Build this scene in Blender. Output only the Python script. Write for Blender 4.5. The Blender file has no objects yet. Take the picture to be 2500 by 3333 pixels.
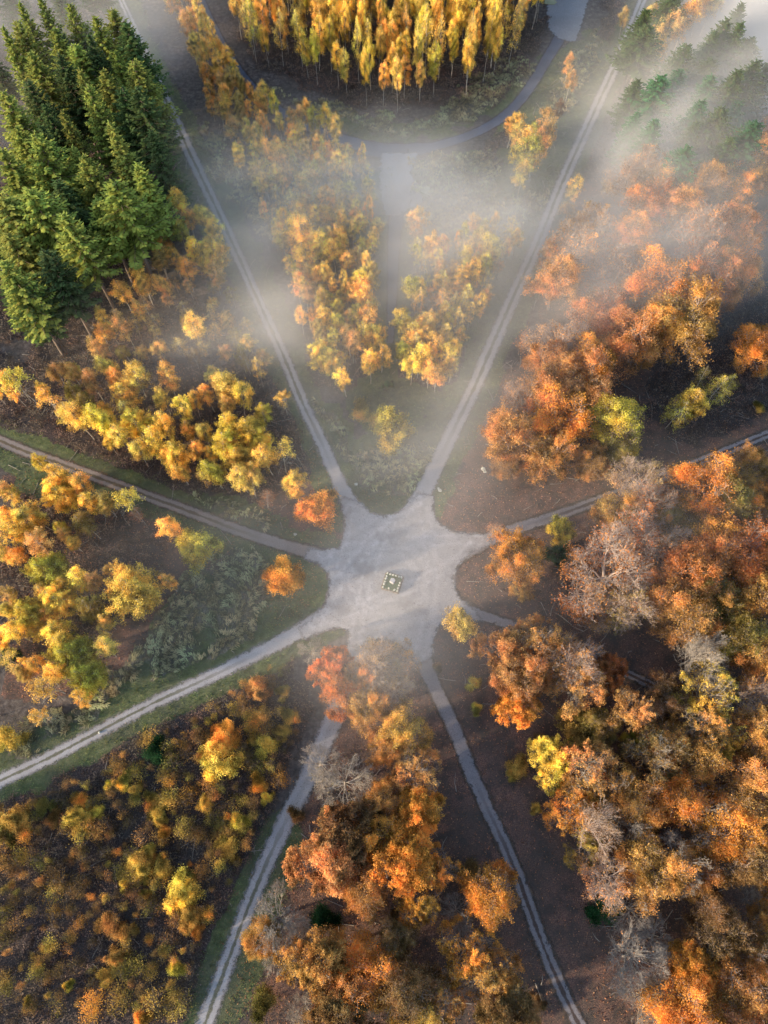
import bpy, math, random
import numpy as np

# ------------------------------------------------------------------ camera, sky, sun, exposure
F_PX, CAM_H = 2311.0, 120.0
TILT = math.atan(1034.0 / F_PX)
SC = bpy.context.scene
COL = SC.collection
cam = bpy.data.objects.new("camera", bpy.data.cameras.new("camera"))
COL.objects.link(cam)
cam.location = (0, 0, CAM_H)
cam.rotation_euler = (TILT, 0, 0)
cam.data.sensor_fit = 'VERTICAL'
cam.data.sensor_height = 24.0
cam.data.lens = 24.0 * F_PX / 3333.0
cam.data.clip_start = 1.0
cam.data.clip_end = 9000.0
SC.camera = cam

SUN_EL = math.radians(13.0)
SUN_AZ = math.radians(200.0)            # direction towards the sun, from +X counter-clockwise
world = bpy.data.worlds.new("World")
SC.world = world
world.use_nodes = True
wn = world.node_tree.nodes
bg = wn["Background"]
sky = wn.new("ShaderNodeTexSky")
sky.sky_type = 'NISHITA'
sky.sun_disc = False
sky.sun_elevation = SUN_EL
sky.sun_rotation = math.pi / 2 - SUN_AZ
sky.air_density = 1.0
sky.dust_density = 1.0
sky.ozone_density = 1.0
world.node_tree.links.new(sky.outputs[0], bg.inputs[0])
bg.inputs[1].default_value = 0.15
sun = bpy.data.objects.new("sun", bpy.data.lights.new("sun", 'SUN'))
COL.objects.link(sun)
sun.data.energy = 3.1
sun.data.angle = math.radians(2.5)
sun.data.color = (1.0, 0.81, 0.57)
sun.rotation_euler = (math.pi / 2 - SUN_EL, 0, SUN_AZ + math.pi / 2)
SC.view_settings.view_transform = 'Standard'
SC.view_settings.look = 'None'
SC.view_settings.gamma = 1.0
SC.view_settings.exposure = 1.5
cy = SC.cycles
cy.max_bounces = 5
cy.diffuse_bounces = 3
cy.glossy_bounces = 1
cy.transmission_bounces = 3
cy.transparent_max_bounces = 8
cy.volume_bounces = 1
cy.volume_step_rate = 1.0
cy.volume_max_steps = 96

# ------------------------------------------------------------------ photo survey: picture points -> ground points
K = 2500.0 / 1659.0                      # survey points are written in a 1659 x 2212 copy of the photo
def ground(x, y, z=0.0):
    dx = (x * K - 1250) / F_PX
    dy = (1666.5 - y * K) / F_PX
    Y = math.sin(TILT) + dy * math.cos(TILT)
    Z = -math.cos(TILT) + dy * math.sin(TILT)
    s = (CAM_H - z) / (-Z)
    return np.array([dx * s, Y * s])
def metres(x, y, r, z=0.0):
    X, Y = ground(x, y, z)
    d = Y * math.sin(TILT) + (CAM_H - z) * math.cos(TILT)
    return r * K * d / F_PX
def in_view(X, Y, Z=0.0, m=0):
    z = Z - CAM_H
    d = Y * np.sin(TILT) - z * np.cos(TILT)
    u = Y * np.cos(TILT) + z * np.sin(TILT)
    x = 1250 + F_PX * X / d
    y = 1666.5 - F_PX * u / d
    return x / K, y / K

FOG = 0.034
R = random.Random(11)
NR = np.random.default_rng(11)

def inpoly(P, X, Y):
    P = np.asarray(P)
    c = np.zeros(np.shape(X), bool)
    n = len(P)
    for i in range(n):
        x0, y0 = P[i]; x1, y1 = P[(i + 1) % n]
        if y0 == y1: continue
        t = ((y0 > Y) != (y1 > Y)) & (X < (x1 - x0) * (Y - y0) / (y1 - y0) + x0)
        c ^= t
    return c
def seg_dist(P, X, Y, closed=False):
    D = np.full(np.shape(X), 1e9)
    n = len(P)
    for i in range(n if closed else n - 1):
        a = P[i]; b = P[(i + 1) % n]
        ab = b - a
        L = max(1e-9, ab @ ab)
        t = np.clip(((X - a[0]) * ab[0] + (Y - a[1]) * ab[1]) / L, 0, 1)
        D = np.minimum(D, np.hypot(X - a[0] - t * ab[0], Y - a[1] - t * ab[1]))
    return D
def G(pts): return np.array([ground(*p) for p in pts])
# cheap smooth value noise on the ground
_vn = NR.random((256, 256))
def vnoise(X, Y, s):
    x = X / s + 100; y = Y / s + 100
    xi = np.floor(x).astype(int); yi = np.floor(y).astype(int)
    fx = x - xi; fy = y - yi
    fx = fx * fx * (3 - 2 * fx); fy = fy * fy * (3 - 2 * fy)
    g = lambda a, b: _vn[a % 256, b % 256]
    return (g(xi, yi) * (1 - fx) + g(xi + 1, yi) * fx) * (1 - fy) + (g(xi, yi + 1) * (1 - fx) + g(xi + 1, yi + 1) * fx) * fy

# name: (points x, y, full width), look
ROADS = {
 'A': [(232,-60,12),(262,0,14),(300,85,16),(340,175,19),(384,275,28),(442,398,25),(501,523,25),(557,648,24),(614,773,27),(654,871,26),(690,946,28),(723,1021,29),(747,1071,34),(790,1140,46)],
 'B': [(1410,-50,17),(1388,0,18),(1337,125,23),(1291,225,24),(1213,398,26),(1163,523,28),(1106,648,29),(1052,773,33),(1028,830,31),(979,930,33),(931,1030,35),(900,1095,44),(870,1160,50)],
 'C': [(-50,932,26),(0,952,26),(62,978,26),(130,1002,26),(195,1026,26),(250,1046,26),(325,1074,26),(415,1107,27),(515,1146,28),(615,1178,29),(690,1200,34),(750,1220,44)],
 'D': [(-60,1720,31),(0,1687,30),(100,1640,29),(199,1588,28),(325,1522,27),(450,1464,28),(560,1410,30),(640,1368,34),(700,1335,44),(760,1305,50)],
 'E': [(415,2275,38),(445,2205,38),(500,2055,34),(550,1925,36),(600,1810,38),(665,1680,40),(720,1555,42),(745,1480,42),(765,1420,44),(785,1350,50)],
 'F': [(1280,2275,30),(1254,2220,31),(1224,2160,32),(1174,2045,33),(1134,1935,33),(1094,1835,33),(1050,1740,33),(1014,1660,34),(979,1570,35),(934,1475,36),(912,1420,44),(890,1360,52)],
 'H': [(930,1220,60),(1000,1190,46),(1064,1162,33),(1120,1140,28),(1179,1122,27),(1254,1095,26),(1370,1052,25),(1480,1010,24),(1580,970,24),(1654,940,23),(1720,915,22)],
 'I': [(960,1280,44),(1000,1312,32),(1049,1332,25),(1140,1362,24),(1244,1405,24),(1330,1443,22),(1450,1500,20)],
}
TARMAC = {
 'bend': [(395,-80,20),(428,-10,22),(455,50,22),(490,115,22),(530,172,21),(580,222,22),(640,262,20),(700,288,22),(760,308,26),(800,322,34),(860,327,34),(900,323,30),(940,316,20),(1000,298,19),(1060,270,20),(1110,232,22),(1150,180,23),(1180,130,24),(1203,92,26),(1225,50,28)],
 'spur': [(858,325,50),(862,352,42),(866,380,44),(864,420,46),(856,470,34),(850,540,27),(848,620,24),(845,690,20),(843,742,15)],
}
PLAZA = [(730,1080),(740,1072),(775,1080),(800,1105),(830,1113),(860,1105),(885,1080),(905,1062),(940,1070),(937,1100),(946,1125),(970,1143),(1010,1151),(1055,1150),
 (1066,1178),(1020,1195),(992,1222),(981,1250),(990,1285),(1030,1318),(1045,1345),(985,1341),(952,1352),(938,1380),(938,1420),(905,1440),(885,1410),(850,1388),(800,1382),(790,1402),(752,1398),(750,1366),
 (735,1358),(700,1366),(660,1385),(640,1358),(668,1338),(700,1305),(709,1270),(706,1240),(690,1222),(655,1208),(665,1180),(700,1186),(732,1182),(742,1150),(740,1110)]
def edges(pts):
    p = np.array([q[:2] for q in pts], float)
    w = np.array([q[2] for q in pts], float)
    # smooth by Catmull-Rom
    P, Wd = [], []
    n = len(p)
    for i in range(n - 1):
        a, b, c, d = p[max(i-1,0)], p[i], p[i+1], p[min(i+2,n-1)]
        steps = 8
        for k in range(steps):
            t = k / steps
            P.append(0.5*((2*b)+(-a+c)*t+(2*a-5*b+4*c-d)*t*t+(-a+3*b-3*c+d)*t**3))
            Wd.append(w[i]*(1-t)+w[i+1]*t)
    P.append(p[-1]); Wd.append(w[-1])
    P = np.array(P); Wd = np.array(Wd)
    T = np.gradient(P, axis=0); T /= np.linalg.norm(T, axis=1)[:, None]
    N = np.stack([-T[:,1], T[:,0]], 1)
    l = P + N * Wd[:, None] / 2; r = P - N * Wd[:, None] / 2
    return G(l), G(r)
ROAD_E = {k: edges(v) for k, v in ROADS.items()}
TAR_E = {k: edges(v) for k, v in TARMAC.items()}
PLAZA_G = G(PLAZA)
PAD = G([(1176,-40),(1180,0),(1182,60),(1206,84),(1244,92),(1258,50),(1272,0),(1290,-50)])
def road_dist(X, Y, tar=True):
    D = np.full(np.shape(X), 1e9)
    for dct in ((ROAD_E, TAR_E) if tar else (ROAD_E,)):
        for l, r in dct.values():
            c = (l + r) / 2
            hw = np.linalg.norm(l - r, axis=1).mean() / 2
            D = np.minimum(D, seg_dist(c[::2], X, Y) - hw)
    ins = inpoly(PLAZA_G, X, Y)
    return np.minimum(D, np.where(ins, -1, seg_dist(PLAZA_G, X, Y, True)))

# ------------------------------------------------------------------ material helpers
def newmat(name):
    m = bpy.data.materials.new(name); m.use_nodes = True
    nt = m.node_tree; nt.nodes.clear()
    out = nt.nodes.new("ShaderNodeOutputMaterial")
    return m, nt, out
def nd(nt, t, **kw):
    n = nt.nodes.new(t)
    for k, v in kw.items():
        if isinstance(k, str) and hasattr(n, k): setattr(n, k, v)
    return n
def noise(nt, scale, detail=3, rough=0.6, vec=None, dist=0.0):
    n = nt.nodes.new("ShaderNodeTexNoise")
    n.inputs['Scale'].default_value = scale; n.inputs['Detail'].default_value = detail
    n.inputs['Roughness'].default_value = rough; n.inputs['Distortion'].default_value = dist
    if vec is not None: nt.links.new(vec, n.inputs['Vector'])
    return n.outputs['Fac']
def ramp(nt, fac, stops, interp='LINEAR'):
    r = nt.nodes.new("ShaderNodeValToRGB"); r.color_ramp.interpolation = interp
    e = r.color_ramp.elements
    while len(e) < len(stops): e.new(0.5)
    for i, (p, c) in enumerate(stops):
        e[i].position = p; e[i].color = (*c, 1) if len(c) == 3 else c
    nt.links.new(fac, r.inputs[0])
    return r.outputs[0]
def math_(nt, op, a, b=None, clamp=False):
    m = nt.nodes.new("ShaderNodeMath"); m.operation = op; m.use_clamp = clamp
    for i, v in enumerate((a, b)):
        if v is None: continue
        if isinstance(v, (int, float)): m.inputs[i].default_value = v
        else: nt.links.new(v, m.inputs[i])
    return m.outputs[0]
def mixc(nt, fac, a, b, mode='MIX'):
    m = nt.nodes.new("ShaderNodeMix"); m.data_type = 'RGBA'; m.blend_type = mode
    for s, v in ((m.inputs[0], fac), (m.inputs[6], a), (m.inputs[7], b)):
        if isinstance(v, (int, float)): s.default_value = v
        elif isinstance(v, tuple): s.default_value = (*v, 1)
        else: nt.links.new(v, s)
    return m.outputs[2]
def attr(nt, name, kind='GEOMETRY'):
    a = nt.nodes.new("ShaderNodeAttribute"); a.attribute_name = name; a.attribute_type = kind
    return a
def maprange(nt, v, a, b, c=0.0, d=1.0):
    m = nt.nodes.new("ShaderNodeMapRange"); m.interpolation_type = 'SMOOTHSTEP'
    nt.links.new(v, m.inputs[0])
    for i, x in zip((1, 2, 3, 4), (a, b, c, d)): m.inputs[i].default_value = x
    return m.outputs[0]

def leaf_mat(name, trans=0.45, hue=0.16, val=0.68):
    m, nt, out = newmat(name)
    oi = nt.nodes.new("ShaderNodeObjectInfo")
    t = attr(nt, "tint")
    sep = nt.nodes.new("ShaderNodeSeparateColor"); nt.links.new(t.outputs['Color'], sep.inputs[0])
    c = oi.outputs['Color']
    # warmer / cooler clumps, brighter / duller single leaves
    warm = mixc(nt, 1.0, c, (1.08, 0.90, 0.85), 'MULTIPLY')
    cool = mixc(nt, 1.0, c, (0.93, 1.08, 1.0), 'MULTIPLY')
    c1 = mixc(nt, sep.outputs[0], warm, cool)
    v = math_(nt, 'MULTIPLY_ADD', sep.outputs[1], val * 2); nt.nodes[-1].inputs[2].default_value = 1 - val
    vm = nt.nodes.new("ShaderNodeVectorMath"); vm.operation = 'SCALE'
    nt.links.new(c1, vm.inputs[0]); nt.links.new(v, vm.inputs['Scale'])
    d = nt.nodes.new("ShaderNodeBsdfDiffuse"); tr = nt.nodes.new("ShaderNodeBsdfTranslucent")
    nt.links.new(vm.outputs[0], d.inputs[0]); nt.links.new(vm.outputs[0], tr.inputs[0])
    mx = nt.nodes.new("ShaderNodeMixShader"); mx.inputs[0].default_value = trans
    nt.links.new(d.outputs[0], mx.inputs[1]); nt.links.new(tr.outputs[0], mx.inputs[2])
    nt.links.new(mx.outputs[0], out.inputs[0])
    return m
def bark_mat(name, a, b, scale, white=False):
    m, nt, out = newmat(name)
    tc = nt.nodes.new("ShaderNodeTexCoord")
    mp = nt.nodes.new("ShaderNodeMapping"); mp.inputs['Scale'].default_value = (1, 1, 0.35 if not white else 2.2)
    nt.links.new(tc.outputs['Object'], mp.inputs[0])
    n = noise(nt, scale, 4, 0.7, mp.outputs[0])
    c = ramp(nt, n, [(0.40 if white else 0.3, a), (0.47 if white else 0.7, b)])
    d = nt.nodes.new("ShaderNodeBsdfDiffuse"); nt.links.new(c, d.inputs[0])
    nt.links.new(d.outputs[0], out.inputs[0])
    return m
M_LEAF = leaf_mat("autumn_leaves")
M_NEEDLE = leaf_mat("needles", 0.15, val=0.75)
M_BIRCH = bark_mat("birch_bark", (0.09, 0.075, 0.06), (0.52, 0.47, 0.40), 2.4, True)
M_GREYTWIG = bark_mat("grey_twigs", (0.25, 0.22, 0.19), (0.43, 0.38, 0.33), 1.2)
M_BARK = bark_mat("brown_bark", (0.12, 0.095, 0.075), (0.24, 0.19, 0.16), 1.5)
M_PINKTWIG = bark_mat("beech_bark", (0.34, 0.26, 0.22), (0.56, 0.45, 0.39), 1.2)

# ------------------------------------------------------------------ mesh building
class MB:
    def __init__(s): s.v = []; s.f = []; s.t = []; s.n = 0
    def add(s, v, f, t=None):
        v = np.asarray(v, np.float32); f = np.asarray(f, np.int32)
        s.v.append(v); s.f.append(f + s.n); s.n += len(v)
        if t is None: t = np.full((len(f), 2), 0.5, np.float32)
        s.t.append(np.asarray(t, np.float32))
    def tube(s, pts, r0, r1, sides=4):
        pts = np.asarray(pts, float); k = len(pts)
        T = np.gradient(pts, axis=0); T /= (np.linalg.norm(T, axis=1)[:, None] + 1e-9)
        ref = np.array([0, 0, 1.0]) if abs(T[0, 2]) < 0.8 else np.array([1.0, 0, 0])
        A = np.cross(T, ref); A /= (np.linalg.norm(A, axis=1)[:, None] + 1e-9)
        B = np.cross(T, A)
        r = np.linspace(r0, r1, k) if np.isscalar(r0) else np.asarray(r0)
        an = np.arange(sides) * 2 * np.pi / sides
        V = pts[:, None] + r[:, None, None] * (np.cos(an)[None, :, None] * A[:, None] + np.sin(an)[None, :, None] * B[:, None])
        i, j = np.meshgrid(np.arange(k - 1), np.arange(sides), indexing='ij')
        j2 = (j + 1) % sides
        Fq = np.stack([i*sides+j, i*sides+j2, (i+1)*sides+j2, (i+1)*sides+j], -1).reshape(-1, 4)
        s.add(V.reshape(-1, 3), Fq)
    def leaves(s, C, size, rng, tint, up=0.0, asp=0.75):
        C = np.asarray(C, float); n = len(C)
        if n == 0: return
        u = rng.normal(size=(n, 3)); u /= np.linalg.norm(u, axis=1)[:, None]
        w = rng.normal(size=(n, 3)) + np.array([0, 0, up]); 
        v = np.cross(u, w); v /= (np.linalg.norm(v, axis=1)[:, None] + 1e-9)
        sz = size * rng.uniform(0.65, 1.35, n)[:, None]
        V = np.stack([C - u*sz, C + v*sz*asp*0.6 , C + u*sz, C - v*sz*asp*0.6], 1).reshape(-1, 3)
        Fq = np.arange(4 * n).reshape(n, 4)
        s.add(V, Fq, tint)
    def mesh(s, name, mat, tint=False):
        V = np.concatenate(s.v); Fa = np.concatenate(s.f)
        me = bpy.data.meshes.new(name)
        me.vertices.add(len(V)); me.vertices.foreach_set("co", V.ravel())
        k = Fa.shape[1]
        me.loops.add(Fa.size); me.loops.foreach_set("vertex_index", Fa.ravel())
        me.polygons.add(len(Fa))
        me.polygons.foreach_set("loop_start", np.arange(len(Fa), dtype=np.int32) * k)
        me.polygons.foreach_set("loop_total", np.full(len(Fa), k, np.int32))
        me.update(calc_edges=True)
        if tint:
            T = np.concatenate(s.t)
            a = me.color_attributes.new("tint", 'FLOAT_COLOR', 'CORNER')
            c = np.zeros((Fa.size, 4), np.float32); c[:, 0] = np.repeat(T[:, 0], k); c[:, 1] = np.repeat(T[:, 1], k); c[:, 3] = 1
            a.data.foreach_set("color", c.ravel())
        me.materials.append(mat)
        return me
def unit(v): return v / (np.linalg.norm(v) + 1e-9)

def tints(rng, n, clump): 
    t = np.empty((n, 2), np.float32); t[:, 0] = np.clip(clump[:, 0] + rng.normal(0, .13, n), 0, 1); t[:, 1] = np.clip(clump[:, 1] + rng.normal(0, .2, n), 0, 1)
    return t
def cnoise(rng, C, s):
    # blotchy clump noise from a few random cosines
    k = rng.normal(size=(5, 3)) / s; ph = rng.uniform(0, 6.28, 5)
    a = np.cos(C @ k.T + ph).sum(1) / 5
    return np.clip(0.5 + a * 0.9, 0, 1)

# birch: leader with ascending side branches whose ends hang
def make_birch(seed, H=18.0, base=0.38, rad=2.6, nl=40, dens=11, leaf=0.24, top_only=1.0, lean=0.03, stems=1):
    rng = np.random.default_rng(seed)
    tr, br, cr = MB(), MB(), MB()
    pts_all = []
    for st in range(stems):
        off = rng.normal(0, 0.5, 2) * (st > 0)
        ln = rng.normal(0, lean, 2) + (rng.normal(0, 0.07, 2) if stems > 1 else 0)
        Hs = H * (1 if st == 0 else rng.uniform(.8, .95))
        k = 12
        z = np.linspace(0, Hs, k)
        P = np.stack([off[0] + ln[0]*z + np.cumsum(rng.normal(0, .08, k)), off[1] + ln[1]*z + np.cumsum(rng.normal(0, .08, k)), z], 1)
        P[0, :2] = off
        rr = 0.15 * (H / 18) * (1 - 0.88 * np.linspace(0, 1, k)) + 0.015
        tr.tube(P, rr, None, 6)
        for i in range(nl):
            t = base + (1 - base) * (i + rng.random()) / nl * 0.97
            u = (t - base) / (1 - base)
            prof = (0.45 + 0.75 * math.sin(math.pi * min(1, u * 0.92 + 0.12)) ** 0.8) * (1.0 if u < 0.55 else max(0.10, 1 - ((u - 0.55) / 0.47) ** 1.6))
            L = rad * prof * rng.uniform(.65, 1.15) * 1.1
            az = rng.uniform(0, 6.28)
            p0 = np.array([np.interp(t * Hs, z, P[:, c]) for c in range(3)])
            out_ = np.array([math.cos(az), math.sin(az), 0])
            up = rng.uniform(.5, 1.1)
            s = np.linspace(0, 1, 5)[:, None]
            Q = p0 + out_ * L * s + np.array([0, 0, 1.0]) * L * (up * s - 0.75 * up * s**2.4) + np.cumsum(rng.normal(0, .05, (5, 3)), 0)
            br.tube(Q, 0.05 * (1 - t * .6), 0.012, 3)
            bare = u > top_only if top_only > 0 else u < -top_only
            nn = max(3, int(dens * L * rng.uniform(.7, 1.3)))
            nodes = [Q[2], Q[3], Q[4], (Q[3]+Q[4])/2, (Q[2]+Q[3])/2]
            for q in nodes:                                     # hanging side twigs
                if rng.random() < .8:
                    d = unit(out_ * .5 + rng.normal(0, .8, 3)) * rng.uniform(.4, .9) * (0.5 + L / 3)
                    e = q + d + np.array([0, 0, -0.2])
                    br.tube([q, (q+e)/2 + [0, 0, .08], e], .015, .006, 3)
                    if not bare:
                        s_ = rng.random((nn, 1)) ** .7
                        pts_all.append(q + (e - q) * s_ + rng.normal(0, .36, (nn, 3)) - np.array([0, 0, .45]) * rng.random((nn, 1)))
    if pts_all:
        C = np.concatenate(pts_all)
        cl = np.stack([cnoise(rng, C, 1.6), cnoise(rng, C, .8)], 1)
        cr.leaves(C, leaf, rng, tints(rng, len(C), cl))
    return tr, br, (cr if pts_all else None)

# broad crown: forking limbs filling a dome
def make_broad(seed, H=17.0, rad=6.5, fork=0.25, lv=(8, 6, 5, 4), leaf=0.27, per=10, keep=lambda z, n: 1.0, clump=False, spread=(25, 75), tw=0.02, flat=0.0, lf=(.47, .75)):
    rng = np.random.default_rng(seed)
    tr, br, cr = MB(), MB(), MB()
    fz = H * fork
    tp = np.array([[0, 0, 0], [rng.normal(0, .1), rng.normal(0, .1), fz * .5], [rng.normal(0, .15), rng.normal(0, .15), fz], [rng.normal(0, .3), rng.normal(0, .3), H * .55]])
    tr.tube(tp, np.array([.42, .36, .32, .16]) * (H / 17), None, 8)
    tips = []
    def lobes(d):  # reach of the dome in a direction
        return 1
    ph = rng.uniform(0, 6.28, 6)
    def reach(d):
        az = math.atan2(d[1], d[0])
        bump = 1 + .12 * math.sin(3 * az + ph[0]) + .10 * math.sin(5 * az + ph[1]) + .08 * math.sin(7 * d[2] + ph[2] + az)
        c = max(0.0, d[2])
        hr = math.hypot(d[0], d[1])
        # ellipsoid centred at the fork
        a, b = rad, (H - fz)
        return bump / math.sqrt((hr / a) ** 2 + (c / b) ** 2 + 1e-9) if c > 0 else rad * .9 * bump
    C0 = tp[2]
    def grow(p, d, L, r, level):
        k = 5 if level == 0 else 4
        P = [p]
        dd = d.copy()
        for i in range(k):
            dd = unit(dd + rng.normal(0, .13 + .05 * level, 3) + np.array([0, 0, .05 if level < 2 else .02 - flat]))
            P.append(P[-1] + dd * L / k)
        P = np.array(P)
        (br).tube(P, r, max(r * .35, tw * .5), 5 if level == 0 else (4 if level == 1 else 3))
        if level == len(lv) - 1:
            tips.append(P)
            return
        n = lv[level + 1]
        for i in range(n):
            t = .35 + .65 * (i + rng.random()) / n
            q = np.array([np.interp(t, np.linspace(0, 1, k + 1), P[:, c]) for c in range(3)])
            nd_ = unit(dd * rng.uniform(.5, 1.1) + rng.normal(0, .55, 3) + unit(q - C0) * .45)
            rc = reach(unit(q - C0)); left = rc - np.linalg.norm(q - C0)
            LL = min(L * rng.uniform(*lf), max(.55, left * 1.1)) 
            grow(q, nd_, LL, max(r * .38, tw), level + 1)
    for i in range(lv[0]):
        az = 6.28 * (i * .382 + rng.uniform(-.06, .06)); el = math.radians(rng.uniform(*spread)) if i else math.radians(85)
        d = np.array([math.cos(az) * math.cos(el), math.sin(az) * math.cos(el), math.sin(el)])
        st = tp[2] + (tp[3] - tp[2]) * rng.random() * .8 - np.array([0, 0, fz * .2]) * rng.random()
        L = (reach(d)) * rng.uniform(.72, .9)
        grow(st, d, L, .17 * (H / 17), 0)
    # leaves
    nz = rng.normal(size=(6, 3)) / 2.2; pz = rng.uniform(0, 6.28, 6)
    C = []
    for P in tips:
        e = P[-1]
        nval = np.cos(nz @ e + pz).sum() / 6
        z = (e[2] - fz) / (H - fz)
        rr = np.linalg.norm((e - C0)[:2]) / rad
        kp = keep(z, nval)
        if rng.random() > kp: continue
        if clump:
            m = int(per * rng.uniform(.7, 1.3))
            C.append(e + rng.normal(0, .24, (m, 3)))
            if rng.random() < .6: C.append(P[2] + rng.normal(0, .22, (m // 2, 3)))
        else:
            m = int(per * rng.uniform(.6, 1.4))
            s_ = rng.random((m, 1))
            C.append(P[1] + (e - P[1]) * s_ + rng.normal(0, .45, (m, 3)) * np.array([1, 1, .5]))
    if C:
        C = np.concatenate(C)
        cl = np.stack([cnoise(rng, C, 2.4), cnoise(rng, C, 1.0)], 1)
        cr.leaves(C, leaf, rng, tints(rng, len(C), cl), up=.8)
    return tr, br, (cr if len(C) else None)

def make_spruce(seed, H=25.0, rad=4.6, base=0.30, thin=1.0):
    rng = np.random.default_rng(seed)
    tr, br, cr = MB(), MB(), MB()
    z = np.linspace(0, H, 8)
    wob = np.cumsum(rng.normal(0, .05, (8, 2)), 0); wob[0] = 0
    tr.tube(np.stack([wob[:, 0], wob[:, 1], z], 1), .27, .02, 7)
    for i in range(10):                                        # dead stubs under the crown
        zz = H * rng.uniform(.12, base); az = rng.uniform(0, 6.28)
        p = np.array([0, 0, zz]); br.tube([p, p + np.array([math.cos(az), math.sin(az), -.15]) * rng.uniform(.8, 1.8)], .03, .01, 3)
    zz = base * H
    V, Fq, T = [], [], []
    cnt = 0
    while zz < H * .985:
        u = (zz / H - base) / (1 - base)
        Lm = rad * (1 - u) ** .85 * (1.0 if u > .12 else .72 + 2.3 * u) + .12
        nb = 6 if u < .8 else 4
        a0 = rng.uniform(0, 6.28)
        for b in range(nb):
            az = a0 + b * 6.28 / nb + rng.uniform(-.3, .3)
            L = Lm * rng.uniform(.68, 1.14) * thin
            o = np.array([math.cos(az), math.sin(az), 0]); sd = np.array([-o[1], o[0], 0])
            rise = (-.38 + .85 * u) 
            k = max(4, int(L / .45))
            s = np.linspace(0, 1, k + 1)
            c = np.array([0, 0, zz + rng.uniform(-.25, .25)]) + o * (L * s)[:, None] + np.array([0, 0, 1.]) * (L * (rise * s - .18 * np.sin(s * 3.14) + .16 * s**3))[:, None]
            br.tube(c[[0, k//2, k]], .04, .012, 3)
            tone = rng.uniform(.25, .75)
            for j in range(1, k + 1):
                wd = (L * .34) * (1 - .72 * s[j]) * (1.0 if s[j] > .25 else .55) + .18
                for sg in (-1, 1):
                    for rep in range(2):
                        q = c[j] + rng.normal(0, .06, 3) - o * (.25 * rep)
                        ww = wd * rng.uniform(.65, 1.2)
                        tipv = q + sd * sg * ww * .85 + o * ww * rng.uniform(.35, .8) + np.array([0, 0, -ww * rng.uniform(.15, .5)])
                        ax = tipv - q; nrm = unit(np.cross(ax, [0, 0, 1])) * (.13 + .05 * rng.random()); dz = np.array([0, 0, -.12])
                        V += [q, q + ax * .55 + nrm + dz * .4, tipv, q + ax * .55 - nrm + dz]
                        Fq.append([cnt, cnt+1, cnt+2, cnt+3]); cnt += 4
                        T.append([np.clip(tone + rng.normal(0, .12), 0, 1), np.clip(.08 + .8 * s[j] + rng.normal(0, .15), 0, 1)])  # inner-crown shade put into the tint: dark near trunk, bright at bough tips
                # hanging spray under the bough
                q = c[j] + rng.normal(0, .05, 3); h = rng.uniform(.25, .6) * (.5 + L / rad * .5)
                V += [q - o*.22, q + sd*.05, q + o*.25, q + np.array([0, 0, -h]) + rng.normal(0, .08, 3)]
                Fq.append([cnt, cnt+1, cnt+2, cnt+3]); cnt += 4
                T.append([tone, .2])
            q = c[k]; V += [q, q + o*.25 + sd*.12, q + o*.55 + [0, 0, .1], q + o*.25 - sd*.12]
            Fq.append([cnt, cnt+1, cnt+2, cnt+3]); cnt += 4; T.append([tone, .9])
        zz += (0.62 + .14 * rng.random()) * (1 - .25 * u)
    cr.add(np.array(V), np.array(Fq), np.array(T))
    return tr, br, cr

PROTO = {}; REFM = {}
def reg(kind, parts, bark, leafm, merge=True):
    tr, br, cr = parts
    if merge:
        for a in ('v', 'f', 't'):
            pass
        off = tr.n
        for v, f, t in zip(br.v, br.f, br.t):
            tr.v.append(v); tr.f.append(f + off); tr.t.append(t)
        tr.n += br.n
        lst = [('trunk', tr.mesh(kind + '_trunk', bark), False)]
    else:
        lst = [('trunk', tr.mesh(kind + '_trunk', bark), False), ('branches', br.mesh(kind + '_branches', bark), False)]
    if cr is not None: lst.append(('crown', cr.mesh(kind + '_crown', leafm, True), True))
    PROTO.setdefault(kind, []).append(lst)
    src = cr if (cr is not None and 'bare' not in kind) else br
    V = np.concatenate(src.v); rad_ = float(np.percentile(np.hypot(V[:, 0], V[:, 1]), 94)) * 1.04
    allv = np.concatenate(tr.v)
    REFM.setdefault(kind, []).append((max(float(np.percentile(V[:, 2], 99.7)), float(allv[:, 2].max()) if kind in ('birch', 'spruce') else 0), rad_, float(np.median(V[:, 2]))))

for i in range(6): reg('birch', make_birch(100 + i, 18, .30 + .035 * i, 2.2 + .15 * (i % 4), 50, 15, .185, lean=.03 + .02 * (i % 3), stems=1 + (i == 5)), M_BIRCH, M_LEAF)
for i in range(3): reg('widebirch', make_birch(130 + i, 15, .24, 3.5, 66, 17, .185, stems=1 + (i > 0)), M_BIRCH, M_LEAF)
for i in range(2): reg('sparsebirch', make_birch(150 + i, 16, .30, 2.6, 46, 5, .18), M_BIRCH, M_LEAF)
for i in range(2): reg('topbirch', make_birch(160 + i, 16, .22, 3.0, 52, 14, .185, top_only=-.60), M_BIRCH, M_LEAF)
for i in range(2): reg('barebirch', make_birch(170 + i, 13, .25, 3.0, 46, 3, .13, top_only=1.0, stems=2), M_BIRCH, M_LEAF)
for i in range(3): reg('roundtree', make_broad(200 + i, 9, 4.3, .12, (13, 7, 6), .18, 30, spread=(5, 80)), M_BARK, M_LEAF, False)
for i in range(3): reg('beech', make_broad(220 + i, 17, 7.5, .22, (17, 8, 7, 4), .18, 10, spread=(5, 80), keep=lambda z, n: .85 if n > -.35 else .25), M_PINKTWIG, M_LEAF, False)
for i in range(3): reg('halfbeech', make_broad(240 + i, 17, 7.5, .22, (15, 8, 7, 5), .18, 6, spread=(5, 80), keep=lambda z, n: (.75 if z < .45 else .14) if n > -.2 else .12), M_PINKTWIG, M_LEAF, False)
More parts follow.
